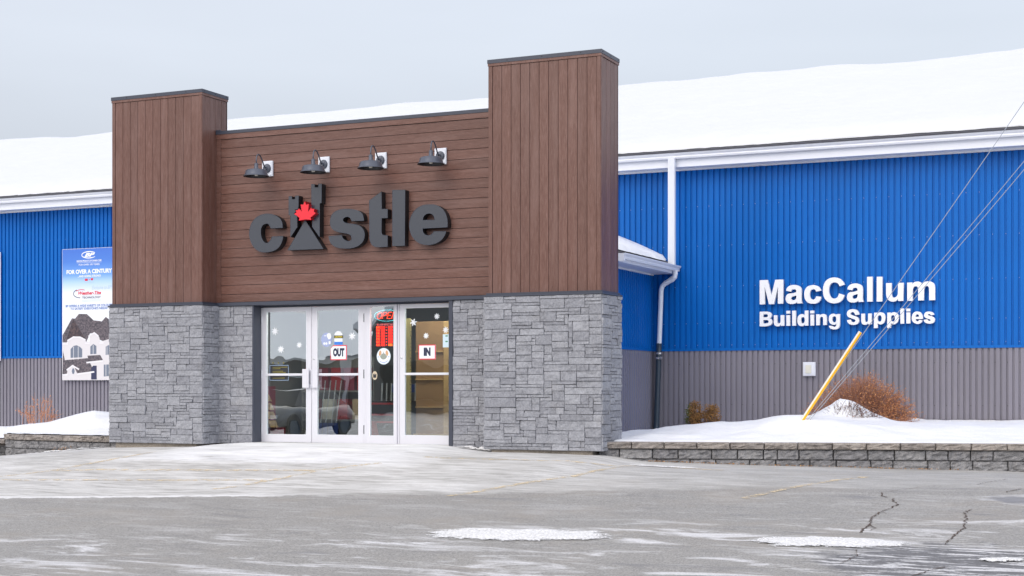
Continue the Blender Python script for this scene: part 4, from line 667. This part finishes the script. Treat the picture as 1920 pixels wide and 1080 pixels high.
# ------------------------------------------------------------ wall box, wires, pole
bx=thing('wall_box',(-6.098,26.47,1.086),'small square white plastic box on the grey wall below the lettering','wall box')
m=MB(); m.box(-6.21,-5.987,26.45,26.484,1.086,1.335); m.box(-6.195,-6.002,26.44,26.45,1.10,1.321); m.build('back_plate','white',bx)
m=MB(); m.box(-6.16,-6.06,26.425,26.44,1.135,1.28); M['cream']=mat('cream_plastic',(.70,.70,.62),.4); m.build('cover','cream',bx)
AY=22.3; TOP=(.78,AY,8.5)
A0=(-5.256,AY,.36)
def wire(a,b,r=.006,lab='',n=10):
    m=MB(); m.tube([(a[0]+(b[0]-a[0])*k/n,a[1],a[2]+(b[2]-a[2])*k/n-.05*math.sin(PI*k/n)) for k in range(n+1)],r,5); return m
w1=thing('guy_wire',A0,'galvanised guy wire rising from the yellow guard, leftmost and steepest of three','wire','guy wires by the shrub')
wire(A0,(.55,AY,8.78),.0055).build('strand','wire',w1)
d=(Vector((-4.387,AY,1.689))-Vector((-5.256,AY,.408))).normalized(); nrm=Vector((d.z,0,-d.x))
g0=Vector((-5.30,AY-.01,.30)); g1=Vector((-4.375,AY-.01,1.70))
m=MB(); n=12; vs=[]
for p in (g0,g1):
    for k in range(n):
        a=2*PI*k/n; vs.append(p+nrm*.030*math.cos(a)+Vector((0,1,0))*.028*math.sin(a))
fs=[(k,(k+1)%n,(k+1)%n+n,k+n) for k in range(n)]; m.add(vs,fs); m.add(vs[n:],[tuple(range(n))],1)
for i in range(n): m.m[i]=0 if math.cos(2*PI*(i+.5)/n)>.05 else 1
m.build('wire_guard',['yellow','pale'],w1)
w2=thing('guy_wire',(A0[0]+.06,AY,.36),'thin guy wire just right of the yellow guard, middle one of three','wire','guy wires by the shrub'); wire((A0[0]+.06,AY,.36),(.62,AY,7.39),.005).build('strand','wire',w2)
w3=thing('guy_wire',(A0[0]+.1,AY,.36),'thin guy wire nearest the shrub, lowest one of three','wire','guy wires by the shrub'); wire((A0[0]+.1,AY,.36),(.62,AY,7.21),.005).build('strand','wire',w3)
M['pole']=mat('weathered_pole',(.16,.12,.09),.9)
m=MB(); m.tube([(.74,AY,-.4),(.74,AY,9.6)],[.15,.11],16); tag(m.build('utility_pole','pole',smooth=True),'round wooden utility pole beyond the right edge, holding the guy wires','pole')
# ------------------------------------------------------------ shrubs
def mt2(name,a,b):
    m=mat(name,a,.8); t=NT(m); t.col(t.mix(t.tone(),a,b)); M[name]=m
mt2('twig',(.17,.075,.05),(.48,.24,.17)); mt2('dry_leaf',(.34,.12,.045),(.62,.30,.12)); mt2('twig_dark',(.07,.04,.035),(.16,.08,.06)); mt2('tan_twig',(.42,.18,.10),(.62,.32,.2)); mt2('cedar',(.12,.065,.02),(.40,.20,.06)); mt2('cedar_green',(.06,.085,.02),(.14,.15,.035))
def leafq(mb,p,s,rnd,m=0):
    a=Vector((rnd.gauss(0,1),rnd.gauss(0,1),rnd.gauss(0,1))).normalized(); b=a.orthogonal().normalized(); mb.quad(p-a*s,p+b*s*.6,p+a*s,p-b*s*.6,m,rnd.random())
def shrub(name,c,rx,ry,rz,nst,label,seed,twr=.0035,lf=2.6,leafs=.011,mats=('twig','dry_leaf'),spread=1.45,side=None,cat='shrub',base=.25):
    rnd=random.Random(seed); c=Vector(c); root=thing(name,c,label,cat); st=MB(); lv=MB()
    for i in range(nst):
        az=rnd.uniform(0,2*PI); el=rnd.random()**.75*spread; R_=rnd.uniform(.80,1.02)
        d=Vector((math.sin(el)*math.cos(az)*rx,math.sin(el)*math.sin(az)*ry,max(.05,math.cos(el))*rz))*R_
        b0=c+Vector((math.cos(az)*rx*base*rnd.random(),math.sin(az)*ry*base*rnd.random(),-.05)); tip=c+d
        mid=b0.lerp(tip,.5)+Vector((rnd.gauss(0,.03),rnd.gauss(0,.03),.05*rz)); t=rnd.random()
        st.tube([b0,mid,tip],[twr,twr*.75,twr*.3],3,0,t,cap=False)
        for k in range(rnd.randint(3,6)):
            a=b0.lerp(tip,rnd.uniform(.45,.95)) ; q=a+d.normalized()*rnd.uniform(.06,.16)*max(rx,rz)+Vector((rnd.gauss(0,.045),rnd.gauss(0,.045),rnd.gauss(0,.035)))
            st.tube([a,q],[twr*.5,twr*.3],3,0,rnd.random(),cap=False)
            dens=lf*(1 if side is None else side(q-c))
            for _ in range(int(dens)+(1 if rnd.random()<dens%1 else 0)): leafq(lv,a.lerp(q,rnd.uniform(.3,1.05))+Vector((rnd.gauss(0,.01),)*3),leafs*rnd.uniform(.6,1.4),rnd)
    st.build('branches',mats[0],root); 
    if lv.f: lv.build('leaves',mats[1],root)
    return root
shrub('shrub',(-4.93,25.15,.22),.98,.62,.88,1250,'large dome of fine reddish-brown twigs on the snow below the lettering',5,twr=.0027,lf=1.0,leafs=.012,side=lambda q:1.0+2.2*max(0,q.x/.8))
shrub('shrub',(-4.86,24.0,.26),.56,.22,.42,110,'bare dark twigs poking out of the snow mound before the red-brown shrub',6,twr=.0045,lf=.4,leafs=.009,mats=('twig_dark','dry_leaf'),spread=1.2,base=.9)
shrub('shrub',(-21.7,24.2,-.05),.62,.3,.86,30,'sparse bare shrub with orange-tan stems at the left wall',9,twr=.0065,lf=1.6,leafs=.017,mats=('tan_twig','tan_twig'),spread=1.15,base=.8)
def evergreen(c,rx,ry,rz,label,seed,n,mg):
    rnd=random.Random(seed); c=Vector(c); root=thing('evergreen_shrub',c,label,'shrub','small winter-browned evergreens'); lv=MB(); st=MB()
    for i in range(n):
        az=rnd.uniform(0,2*PI); h=rnd.random(); rr=rnd.random()**.5*(1 if h<.6 else 1.25-.5*h)
        q=c+Vector((math.cos(az)*rx*rr,math.sin(az)*ry*rr,h*rz*(1.05-.22*rr)))+Vector((.05*nz(i*.1,seed),0,.05*nz(seed,i*.13)))
        if nz(q.x*9,q.y*9,q.z*9,2)<-.16: continue
        st.tube([c+Vector(((q.x-c.x)*.2,(q.y-c.y)*.2,0)),q],[.004,.0015],3,0,rnd.random(),cap=False) if i%6==0 else None
        for _ in range(5): leafq(lv,q+Vector((rnd.gauss(0,.018),rnd.gauss(0,.018),rnd.gauss(0,.022))),rnd.uniform(.008,.017),rnd,1 if (q.x-c.x)/rx<-.2-.3*rnd.random() and mg else 0)
    st.build('branches','twig_dark',root); lv.build('foliage',['cedar','cedar_green'],root)
evergreen((-7.97,25.6,.17),.15,.14,.44,'dense browned evergreen tuft with green left side, left of two by the drain pipe',3,900,True)
evergreen((-7.66,25.6,.24),.17,.14,.33,'looser orange-brown evergreen tuft, right of two by the drain pipe',4,520,False)
# ------------------------------------------------------------ snow patches on the lot
def patch(cx,cy,rx,ry,rot,h,label,seed,m='slush'):
    mb=MB(); n=46; c_,s_=math.cos(rot),math.sin(rot)
    def fn(u,v):
        a=u*2*PI; edge=1.15+.3*nz(math.cos(a)*1.6+seed,math.sin(a)*1.6,0,3)+.12*nz(math.cos(a)*6+seed,math.sin(a)*6,0,3); r=v*edge
        x=r*math.cos(a)*rx; y=r*math.sin(a)*ry; X,Y=cx+x*c_-y*s_,cy+x*s_+y*c_
        z=gh(X,Y)+.004+h*(1-v**2.2)*(.6+.55*nz(X*4,Y*4,seed,4)+.3*nz(X*14,Y*14,seed,3))
        if v>.98: z=gh(X,Y)-.012
        return (X,Y,max(z,gh(X,Y)+.003 if v<.98 else -9))
    mb.grid(fn,110,26); mb.t=[max(0,.62*(1-((k//110)/25)**1.6)) for k in range(110*26)]; tag(mb.build('snow_patch',m,smooth=True),label,'snow',kind='stuff')
patch(-5.78,12.92,.98,.36,R(10),.032,'crusted white snow patch in the middle foreground',1)
patch(-2.88,13.28,.66,.35,R(8),.028,'crusted white snow patch in the right foreground by the crack',2)
patch(-1.35,12.72,.24,.10,R(20),.03,'small snow streak at the lower right corner',3)
patch(-9.55,19.96,.36,.10,0,.06,'small icy snow heap at the foot of the stone right of the doors',4)
patch(-17.3,19.72,1.1,.09,R(-4),.035,'thin line of snow along the foot of the left retaining wall',5)
patch(-6.35,19.05,.55,.06,R(5),.02,'thin snow streak before the right retaining wall',6)
mt2('litter',(.20,.09,.03),(.5,.28,.12)); rnd=random.Random(4); m=MB()
for i in range(260):
    s=rnd.random()**1.3; x=-6.9+s*4.2; y=rwy(x)-.05-rnd.random()*.07
    leafq(m,Vector((x,y,gh(x,y)+.012)),rnd.uniform(.006,.016),rnd)
for i in range(50):
    x=-17.3+rnd.gauss(0,.12); y=19.93-.05; leafq(m,Vector((x,y,gh(x,y)+.02+abs(rnd.gauss(0,.04)))),rnd.uniform(.006,.016),rnd)
tag(m.build('leaf_litter','litter',kind='stuff'),'dry orange-brown leaf litter along the foot of the retaining walls','leaf litter')
# ------------------------------------------------------------ door stickers and signs
YS=YD+.0195
M['sticker_white']=mat('sticker_white',(.80,.83,.87),.5); M['sticker_navy']=mat('sticker_navy',(.015,.02,.06),.5); M['sticker_red']=mat('sticker_red',(.75,.03,.07),.5); M['sticker_blue']=mat('sticker_blue',(.04,.20,.68),.5); M['sticker_lilac']=mat('sticker_lilac',(.34,.40,.62),.5); M['sticker_tan']=mat('sticker_tan',(.62,.36,.18),.5); M['sticker_olive']=mat('sticker_olive',(.30,.33,.28),.5); M['sticker_pale']=mat('sticker_pale',(.62,.78,.86),.5); M['sticker_yellow']=mat('sticker_yellow',(.75,.62,.05),.5); M['sticker_black']=mat('sticker_black',(.02,.022,.03),.5)
flakes=[(-13.353,1.785,.055,8),(-13.242,1.492,.055,8),(-12.895,1.557,.045,8),(-11.923,1.687,.055,7),(-10.834,1.881,.052,6),(-10.428,1.967,.042,8),(-10.277,1.757,.045,8),(-10.614,1.672,.042,8)]
fl=['large paper snowflake highest on the left door','paper snowflake lowest on the left door, left one of the lower pair','smaller paper snowflake right one of the lower pair on the left door','paper snowflake right of the caution sticker on the OUT door','star-shaped paper snowflake at the upper left of the IN door glass','round paper snowflake highest on the IN door glass','paper snowflake near the right edge of the IN door above the pale notice','small paper snowflake right above the IN sign']
for (x,z,r,n),lb in zip(flakes,fl):
    m=MB(); r*=1.12
    for k in range(n):
        a=2*PI*k/n+.2; d=Vector((math.cos(a),math.sin(a))); q=Vector((-d.y,d.x)); c=Vector((x,z))
        pts=[c+q*r*.15,c-q*r*.15,c+d*r*.6-q*r*.18,c+d*r-q*r*.08,c+d*r+q*r*.08,c+d*r*.6+q*r*.18]
        m.add([(p.x,YS-.0004*k,p.y) for p in pts],[tuple(range(6))[::-1]])
    disc(m,x,z,r*.25,r*.25,YS-.004,YS-.0034,0,12)
    tag(m.build('paper_snowflake','sticker_white'),lb,'snowflake sticker','paper snowflakes on the door glass')
def sign(name,x0,x1,z0,z1,word,label,chip=False):
    r=thing(name,((x0+x1)/2,YS,z0),label,'sign'); m=MB(); y=YS-.006
    pts=[(x0,z0),(x1,z0),(x1,z1),(x0+(.05 if chip else 0),z1)]+([(x0,z1-.05)] if chip else [])
    m.prism(pts,y,YS,1,0)
    e=.014; pts=[(x0+e,z0+e),(x1-e,z0+e),(x1-e,z1-e),(x0+e+(.035 if chip else 0),z1-e)]+([(x0+e*.2,z1-.055)] if chip else [])
    m.prism(pts,y-.002,y-.0005,0,0); m.build('panel',['sticker_white','sticker_red'],r)
    m=MB(); w_=(x1-x0); f=.16 if word=='OUT' else .31; text_mesh(m,word,x0+w_*f,x1-w_*(f-.02),z0+.055,z1-.045,y-.0035,0,.07); m.build('lettering','sticker_navy',r)
sign('door_sign',-12.312,-12.017,1.311,1.545,'OUT','white door sign with red border reading OUT',True)
sign('door_sign',-10.741,-10.446,1.307,1.535,'IN','white door sign with red border reading IN')
r=thing('caution_sticker',(-12.17,YS,1.547),'white round-topped caution sticker with blue foot above the OUT sign','sticker')
m=MB(); m.prism([(-12.245,1.56),(-12.095,1.56),(-12.095,1.70)]+arcp(-12.17,1.70,.075,.068,0,180,12)[1:],YS-.0022,YS-.0012,0,0); m.build('panel','sticker_white',r)
m=MB(); m.prism([(-12.25,1.655),(-12.09,1.655),(-12.09,1.70),(-12.25,1.70)],YS-.0034,YS-.0026,0,0); m.build('band','sticker_black',r)
m=MB(); text_mesh(m,'CAUTION',-12.24,-12.10,1.664,1.692,YS-.0042,0,.04); m.build('lettering','sticker_yellow',r)
m=MB(); m.prism([(-12.245,1.553),(-12.095,1.553),(-12.095,1.60),(-12.245,1.60)],YS-.0034,YS-.0026,0,0); m.build('foot','sticker_blue',r)
r=thing('round_sticker',(-12.39,YS,1.52),'lilac round sticker with small white symbols on the OUT door glass','sticker')
m=MB(); disc(m,-12.39,1.635,.098,.113,YS-.0016,YS-.0008,0,36); m.build('panel','sticker_lilac',r)
m=MB(); m.prism(arcp(-12.345,1.69,.045,.05,-100,170,14),YS-.003,YS-.0022,0,0); disc(m,-12.43,1.575,.019,.02,YS-.003,YS-.0022); disc(m,-12.39,1.575,.019,.02,YS-.003,YS-.0022); m.prism([(-12.35,1.565),(-12.315,1.565),(-12.315,1.61),(-12.35,1.61)],YS-.003,YS-.0022); m.prism([(-12.43,1.69),(-12.40,1.69),(-12.40,1.705),(-12.43,1.705)],YS-.003,YS-.0022); m.build('symbols','sticker_white',r)
r=thing('round_sticker',(-11.357,YS,1.24),'white round sticker with a grey bowl and tan hands on the narrow side glass','sticker')
m=MB(); disc(m,-11.357,1.364,.122,.128,YS-.0016,YS-.0008,0,40); m.build('panel','sticker_pale',r)
m=MB(); disc(m,-11.357,1.364,.115,.121,YS-.0026,YS-.0020,0,40); m.build('face','sticker_white',r)
m=MB(); m.prism(arcp(-11.357,1.375,.062,.062,180,360,16),YS-.0040,YS-.0034); m.prism([(-11.405,1.375),(-11.31,1.375),(-11.325,1.40),(-11.35,1.41),(-11.357,1.445),(-11.365,1.41),(-11.39,1.40)],YS-.0040,YS-.0034); m.build('bowl','sticker_olive',r)
for sx in (-1,1): m=MB(); m.prism([(-11.357+sx*x,z) for x,z in ((.045,1.385),(.075,1.37),(.085,1.41),(.07,1.45),(.045,1.455),(.035,1.42))][::sx],YS-.0052,YS-.0046); m.build('hand','sticker_tan',r)
for a in (-.105,.075): m=MB(); m.prism([(-11.357+a,1.35),(-11.357+a+.03,1.35),(-11.357+a+.03,1.358),(-11.357+a,1.358)],YS-.0040,YS-.0034); m.build('mark','sticker_blue',r)
m=MB(); ribbon(m,arcp(-11.357,1.36,.092,.095,220,320),.006,YS-.0038); m.build('lettering','sticker_blue',r)
r=thing('oval_sticker',(-11.51,YS,1.0),'small cream oval sticker low left on the narrow side glass','sticker')
M['cream2']=mat('sticker_cream',(.55,.47,.34),.6); m=MB(); disc(m,-11.515,1.065,.045,.068,YS-.0016,YS-.0008,0,28); m.build('panel','cream2',r)
m=MB(); m.prism([(-11.54,1.03),(-11.49,1.03),(-11.485,1.09),(-11.50,1.09),(-11.505,1.07),(-11.515,1.10),(-11.525,1.07),(-11.532,1.09),(-11.545,1.09)],YS-.003,YS-.0022); m.build('emblem','sticker_black',r)
m=MB(); m.prism([(-13.45,.995),(-13.10,.995),(-13.10,1.235),(-13.45,1.235)],YS-.0012,YS-.0004); r=thing('notice',(-13.28,YS,.995),'dark notice with yellow text lines low on the left door','notice'); m.build('panel','sticker_black',r)
m=MB()
for z,a,b in ((1.20,.05,.33),(1.175,.05,.2),(1.135,.05,.25),(1.115,.05,.30),(1.025,.05,.28)): m.prism([(-13.45+a,z),(-13.45+b,z),(-13.45+b,z+.012),(-13.45+a,z+.007)],YS-.0024,YS-.0018)
for a in (.06,.16,.26): disc(m,-13.45+a,1.275,.012,.012,YS-.0024,YS-.0018,0,10)
M['dim_yellow']=mat('dim_yellow',(.22,.19,.03),.6); m.build('lettering','dim_yellow',r)
m=MB(); [ribbon(m,p,.005,YS-.0026) for p in ([(-13.45,.995),(-13.10,.995)],[(-13.10,.995),(-13.10,1.235)],[(-13.10,1.235),(-13.45,1.235)],[(-13.45,1.235),(-13.45,.995)])]; m.build('border','ink_pale',r)
r=thing('notice',(-10.25,YS,1.49),'pale blue notice at the right edge of the IN door glass','notice'); m=MB(); m.prism([(-10.325,1.49),(-10.175,1.49),(-10.175,1.69),(-10.325,1.69)],YS-.0012,YS-.0004); m.build('panel','sticker_pale',r)
M['sgreen']=mat('sticker_green',(.02,.22,.09),.5)
for z in (1.655,1.57): m=MB(); m.prism([(-10.28,z),(-10.24,z),(-10.24,z+.018),(-10.28,z+.018)],YS-.0024,YS-.0018); m.build('mark','sgreen',r)
# ------------------------------------------------------------ lit signs inside the side glass
M['neon_red']=mat('neon_red',(.9,.1,.02),.4,emit=((1,.04,.008),4.5)); M['neon_cyan']=mat('neon_cyan',(.1,.7,.8),.4,emit=((.12,.72,.82),1.3)); M['led_red']=mat('led_red',(.9,.03,.01),.4,emit=((1,.012,.003),4)); M['led_orange']=mat('led_orange',(.9,.2,.02),.4,emit=((1,.13,.005),3)); M['led_pink']=mat('led_pink',(.9,.2,.2),.4,emit=((.95,.14,.16),1.2))
YN=20.56
r=thing('open_sign',(-11.43,YN,1.92),'lit neon sign reading OPEN in red inside a cyan oval','sign')
m=MB(); m.box(-11.62,-11.22,YN+.03,YN+.05,1.93,2.09); m.build('backing','black',r)
def strokes(L_,x0,sc,z0,h,y,rad):
    m=MB()
    for s in L_: m.tube([(x0+(a+.25*b)*sc,y,z0+b*h) for a,b in s],rad,6)
    return m
ell=[(.35+.35*math.cos(2*PI*k/16),.5+.5*math.sin(2*PI*k/16)) for k in range(17)]
Ls=[ell,[(.85,0),(.85,1),(1.2,1),(1.38,.88),(1.38,.62),(1.2,.5),(.87,.5)],[(2.15,1),(1.6,1),(1.6,0),(2.15,0)],[(1.6,.5),(2.05,.5)],[(2.35,0),(2.35,1),(2.9,0),(2.9,1)]]
m=strokes(Ls,-11.60,.115,1.96,.098,YN,.0065)
for s in m.v: pass
m.build('lettering','neon_red',r,smooth=True)
m=MB(); m.tube([(-11.42+.225*math.cos(2*PI*k/40),YN+.008,2.008+.088*math.sin(2*PI*k/40)) for k in range(41)],.0055,6); m.build('oval','neon_cyan',r,smooth=True)
r=thing('hours_board',(-11.40,YN,1.5),'lit red board of business hours below the neon sign','sign')
m=MB(); m.box(-11.625,-11.19,YN+.01,YN+.04,1.50,1.89); m.build('backing','black',r)
m=MB(); text_mesh(m,'BUSINESS HOURS',-11.60,-11.20,1.852,1.883,YN+.006,0,.03); m.build('heading','led_pink',r)
m=MB()
for i,dn in enumerate(('MON','TUE','WED','THU','FRI','SAT','SUN')):
    z=1.808-.046*i; m.box(-11.61,-11.545,YN+.004,YN+.009,z-.002,z+.034) if i else m.box(-11.61,-11.535,YN+.004,YN+.009,z-.002,z+.034)
    m.box(-11.525,-11.455,YN+.004,YN+.009,z-.002,z+.034); m.box(-11.435,-11.42,YN+.004,YN+.009,z+.008,z+.024)
    if i<6: m.box(-11.395,-11.32,YN+.004,YN+.009,z-.002,z+.034)
m.build('rows','led_red',r)
m=MB(); [text_mesh(m,d_,-11.605,-11.55,1.814-.046*i,1.836-.046*i,YN+.002,0,.02) for i,d_ in enumerate(('MON','TUE','WED','THU','FRI','SAT','SUN'))]; m.box(-11.395,-11.32,YN+.004,YN+.009,1.53,1.566); m.build('lettering','led_orange',r)
# ------------------------------------------------------------ things inside
M['tan']=mat('tan_board',(.55,.40,.24),.7); M['oak']=mat('oak_panel',(.66,.42,.18),.6); M['oakd']=mat('dark_oak_panel',(.40,.23,.11),.6); M['redp']=mat('red_enamel',(.42,.02,.025),.35); M['bluep']=mat('blue_enamel',(.03,.06,.25),.4); M['silver']=mat('silver_trim',(.6,.62,.65),.3,.7); M['burg']=mat('burgundy_panel',(.28,.02,.05),.5); M['rulery']=mat('yellow_ruler',(.70,.58,.26),.6)
r=thing('sample_display',(-13.98,21.1,0),'stepped display of tan roofing samples on a burgundy base behind the left door','display')
m=MB(); m.box(-14.25,-13.9,21.05,21.5,0,.2); m.box(-14.25,-14.1,21.2,21.5,.2,.9); m.build('base','burg',r)
for i in range(4):
    m=MB(); z=.21+.145*i; x1=-13.87-.045*i; m.prism([(-14.25,z),(x1,z),(x1-.06,z+.12),(-14.25,z+.12)],21.0,21.25); m.build('sample','tan',r)
r=thing('tool_chest',(-11.9,21.4,0),'red and black tool chest behind the narrow side glass','tool chest')
m=MB(); m.box(-12.25,-11.45,21.3,21.7,.05,.66); m.build('cabinet','black',r)
for z in (.30,.42,.60): m=MB(); m.box(-12.25,-11.45,21.28,21.30,z,z+.03); m.build('drawer_edge','redp',r)
m=MB(); m.prism([(-12.25,.02),(-11.93,.02),(-12.0,.33),(-12.25,.36)],21.1,21.25); tag(m.build('bucket','redp'),'red bucket standing before the tool chest','bucket')
r=thing('tool_rack',(-11.8,21.9,.9),'rack of blue and wooden handled tools above the tool chest','rack')
m=MB(); m.box(-12.0,-11.5,21.75,21.8,.80,.93); m.build('rail','bluep',r)
for k in range(9): m=MB(); m.tube([(-12.15+.09*k,21.7,.64),(-12.15+.09*k,21.72,.95)],.014,6); m.build('tool_handle','silver',r)
r=thing('wood_cabinet',(-11.0,21.6,0),'tall oak-coloured cabinet behind the IN door','cabinet')
m=MB(); m.box(-11.40,-10.88,21.5,21.9,.1,1.95); m.build('side_panel','oakd',r); m=MB(); m.box(-10.875,-10.72,21.46,21.9,.1,1.95); m.box(-11.42,-10.7,21.44,21.5,.08,.13); m.build('door_panel','oak',r)
for z in (.55,1.0,1.45): m=MB(); m.box(-11.4,-10.9,21.47,21.498,z,z+.02); m.build('shelf_edge','oak',r)
m=MB(); m.box(-11.32,-11.23,21.0,21.02,.12,1.98); [m.box(-11.235,-11.222,20.995,20.9995,.2+.06*k,.21+.06*k,1) for k in range(28)]; tag(m.build('height_ruler',['rulery','black']),'tall yellow height ruler beside the IN door','ruler')
M['greenish']=mat('grey_green_panel',(.28,.34,.32),.6); m=MB(); m.box(-10.55,-10.2,21.2,21.24,.1,1.75); tag(m.build('glass_partition','greenish'),'grey-green panel at the right behind the IN door','panel')
r=thing('snow_shovels',(-13.3,21.8,0),'row of silver handled snow shovels standing behind the left door','snow shovels')
for k in range(5): m=MB(); m.tube([(-13.5+.105*k+.02*math.sin(k*3),21.8,.25),(-13.46+.105*k,21.9,1.0)],.010,6); h_=m.build('shovel_handle','silver',r); m=MB(); m.box(-13.54+.105*k,-13.46+.105*k,21.77,21.80,.02,.28); m.build('blade','bluep',h_)
r=thing('goods_shelf',(-13.4,22.3,0),'shelf of red boxed goods behind the left pair of doors','shelf'); m=MB(); [m.box(-14.0,-12.6,22.2,22.5,z,z+.03) for z in (.30,.80)]; m.box(-14.0,-12.6,22.48,22.5,0,1.4); m.box(-14.02,-14.0,22.2,22.5,0,1.4); m.box(-12.6,-12.58,22.2,22.5,0,1.4); m.build('shelf_frame','room',r)
for k in range(5): m=MB(); m.box(-13.95+.26*k,-13.75+.26*k,22.2,22.4,.832,1.22); m.build('box',('redp','burg')[k%2],r)
for k in range(4): m=MB(); m.box(-13.9+.3*k,-13.7+.3*k,22.2,22.4,.332,.68); m.build('box',('burg','cream','redp','tan')[k],r)
M['lit']=mat('fill_glow',(.8,.8,.8),.5,emit=((1,.94,.82),15))  # unseen glowing ceiling panels, added to brighten the room behind the doors
for i,(xx,lb) in enumerate(((-12.9,'unseen glowing panel added to brighten the room behind the left pair of doors'),(-10.8,'unseen glowing panel added to brighten the room behind the IN door'))):
    r=thing('fill_light',(xx,20.9,2.45),lb,'added light','added fill lights inside the entrance'); m=MB(); m.box(xx-.6,xx+.6,20.6,21.2,2.46,2.5); m.build('frame','white',r); m=MB(); m.box(xx-.57,xx+.57,20.63,21.17,2.452,2.459); m.build('fill_panel','lit',r)
# ------------------------------------------------------------ street side seen only as reflections in the door glass
M['opp']=mat('weathered_grey_cladding',(.13,.13,.13),.8); M['opptrim']=mat('pale_eave_trim',(.55,.56,.58),.6)
r=thing('gabled_building',(-38,-38,-.6),'taller dark gabled building across the lot, mirrored above the lit OPEN sign','building')
m=MB(); m.prism([(-44.8,-1),(-44.8,4.6),(-35,9.6),(-25.2,4.6),(-25.2,-1)],-50,-38); m.build('wall','opp',r); m=MB(); m.prism([(-45.4,4.5),(-45.4,4.85),(-35,10.2),(-24.6,4.85),(-24.6,4.5),(-35,9.8)],-50,-37.5); m.build('roof','snow',r); m=MB(); m.box(-44,-30,-38,-37.7,.2,2.2); m.build('shop_window','black',r)
r=thing('grey_building',(-45,-42,-.6),'long low grey building across the lot, mirrored in the door glass','building')
m=MB(); m.box(-85,10,-60,-42,-1,2.7); m.build('wall','opp',r); m=MB(); m.box(-86,11,-42,-41.6,2.7,2.95); m.box(-86,11,-41.9,-41.8,1.5,1.7); [m.box(x,x+.35,-41.9,-41.7,-.7,2.7) for x in range(-84,10,7)]; m.build('trim','opptrim',r)
m=MB(); m.add([(-86,-41.5,2.95),(11,-41.5,2.95),(11,-52,6.5),(-86,-52,6.5),(-86,-62,2.95),(11,-62,2.95)],[(0,1,2,3),(3,2,5,4)]); m.build('roof','snow',r)
def car(cx,cy,rz,paint,label):
    r=thing('parked_car',(cx,cy,gz(cx,cy)),label,'car'); r.rotation_euler.z=rz; ORG[r.name]=Vector((0,0,0))
    m=MB(); secs=[]
    prof=[(-2.25,.55,.35),(-2.2,.80,.3),(-1.3,.98,.28),(-.65,1.0,.26),(0,1.0,.25),(1.0,1.0,.25),(1.9,.98,.28),(2.2,.85,.32),(2.25,.6,.36)]
    def body(u,v):
        i=round(u*(len(prof)-1)); x,zt,zb=prof[i]; hw=.88-(.12 if i in(0,len(prof)-1) else 0); j=round(v*8)
        pts=[(-hw*.6,zb),(-hw,zb+.08),(-hw,zt-.25),(-hw*.96,zt-.06),(0,zt+.02),(hw*.96,zt-.06),(hw,zt-.25),(hw,zb+.08),(hw*.6,zb)]; return (x,pts[j][0],pts[j][1])
    m.grid(body,len(prof)-1,8); m.add([body(0,j/8) for j in range(9)],[tuple(range(9))]); m.add([body(1,j/8) for j in range(9)],[tuple(range(9))[::-1]]); m.build('body',paint,r,smooth=True)
    m=MB(); m.add([(-1.25,-.80,.97),(-.6,-.62,1.45),(1.2,-.62,1.48),(2.0,-.78,.97),(-1.25,.80,.97),(-.6,.62,1.45),(1.2,.62,1.48),(2.0,.78,.97)],[(0,3,2,1),(4,5,6,7),(0,1,5,4),(2,3,7,6),(1,2,6,5)]); m.build('windows','black',r)
    m=MB(); m.add([(-.55,-.60,1.455),(1.15,-.60,1.485),(1.15,.60,1.485),(-.55,.60,1.455)],[(0,1,2,3)]); m.build('roof',paint,r)
    for wx in (-1.4,1.4):
        for s in (-1,1):
            m=MB(); m.lathe([(.0001,-.1),(.2,-.1),(.32,-.09),(.33,0),(.33,.09),(.32,.1),(.0001,.1)],(wx,s*.82,.33),20,0,'y'); wl=m.build('wheel','black',r)
            m=MB(); m.lathe([(.0001,0),(.2,0),(.21,.02)],(wx,s*.925,.33),16,0,'y'); m.build('rim','pipegrey',wl)
    for s in (-1,1): m=MB(); m.box(-2.27,-2.18,s*.62-.16,s*.62+.16,.62,.76); m.build('headlight','clamp',r)
M['carblue']=mat('blue_car_paint',(.02,.05,.24),.3); M['cargrey']=mat('grey_car_paint',(.12,.125,.135),.3,.2)
car(-30.5,-2.5,R(-75),'carblue','blue parked car out in the lot, mirrored in the left door'); car(-25.2,1.2,R(-90),'cargrey','dark grey parked car out in the lot, mirrored in the OUT door')
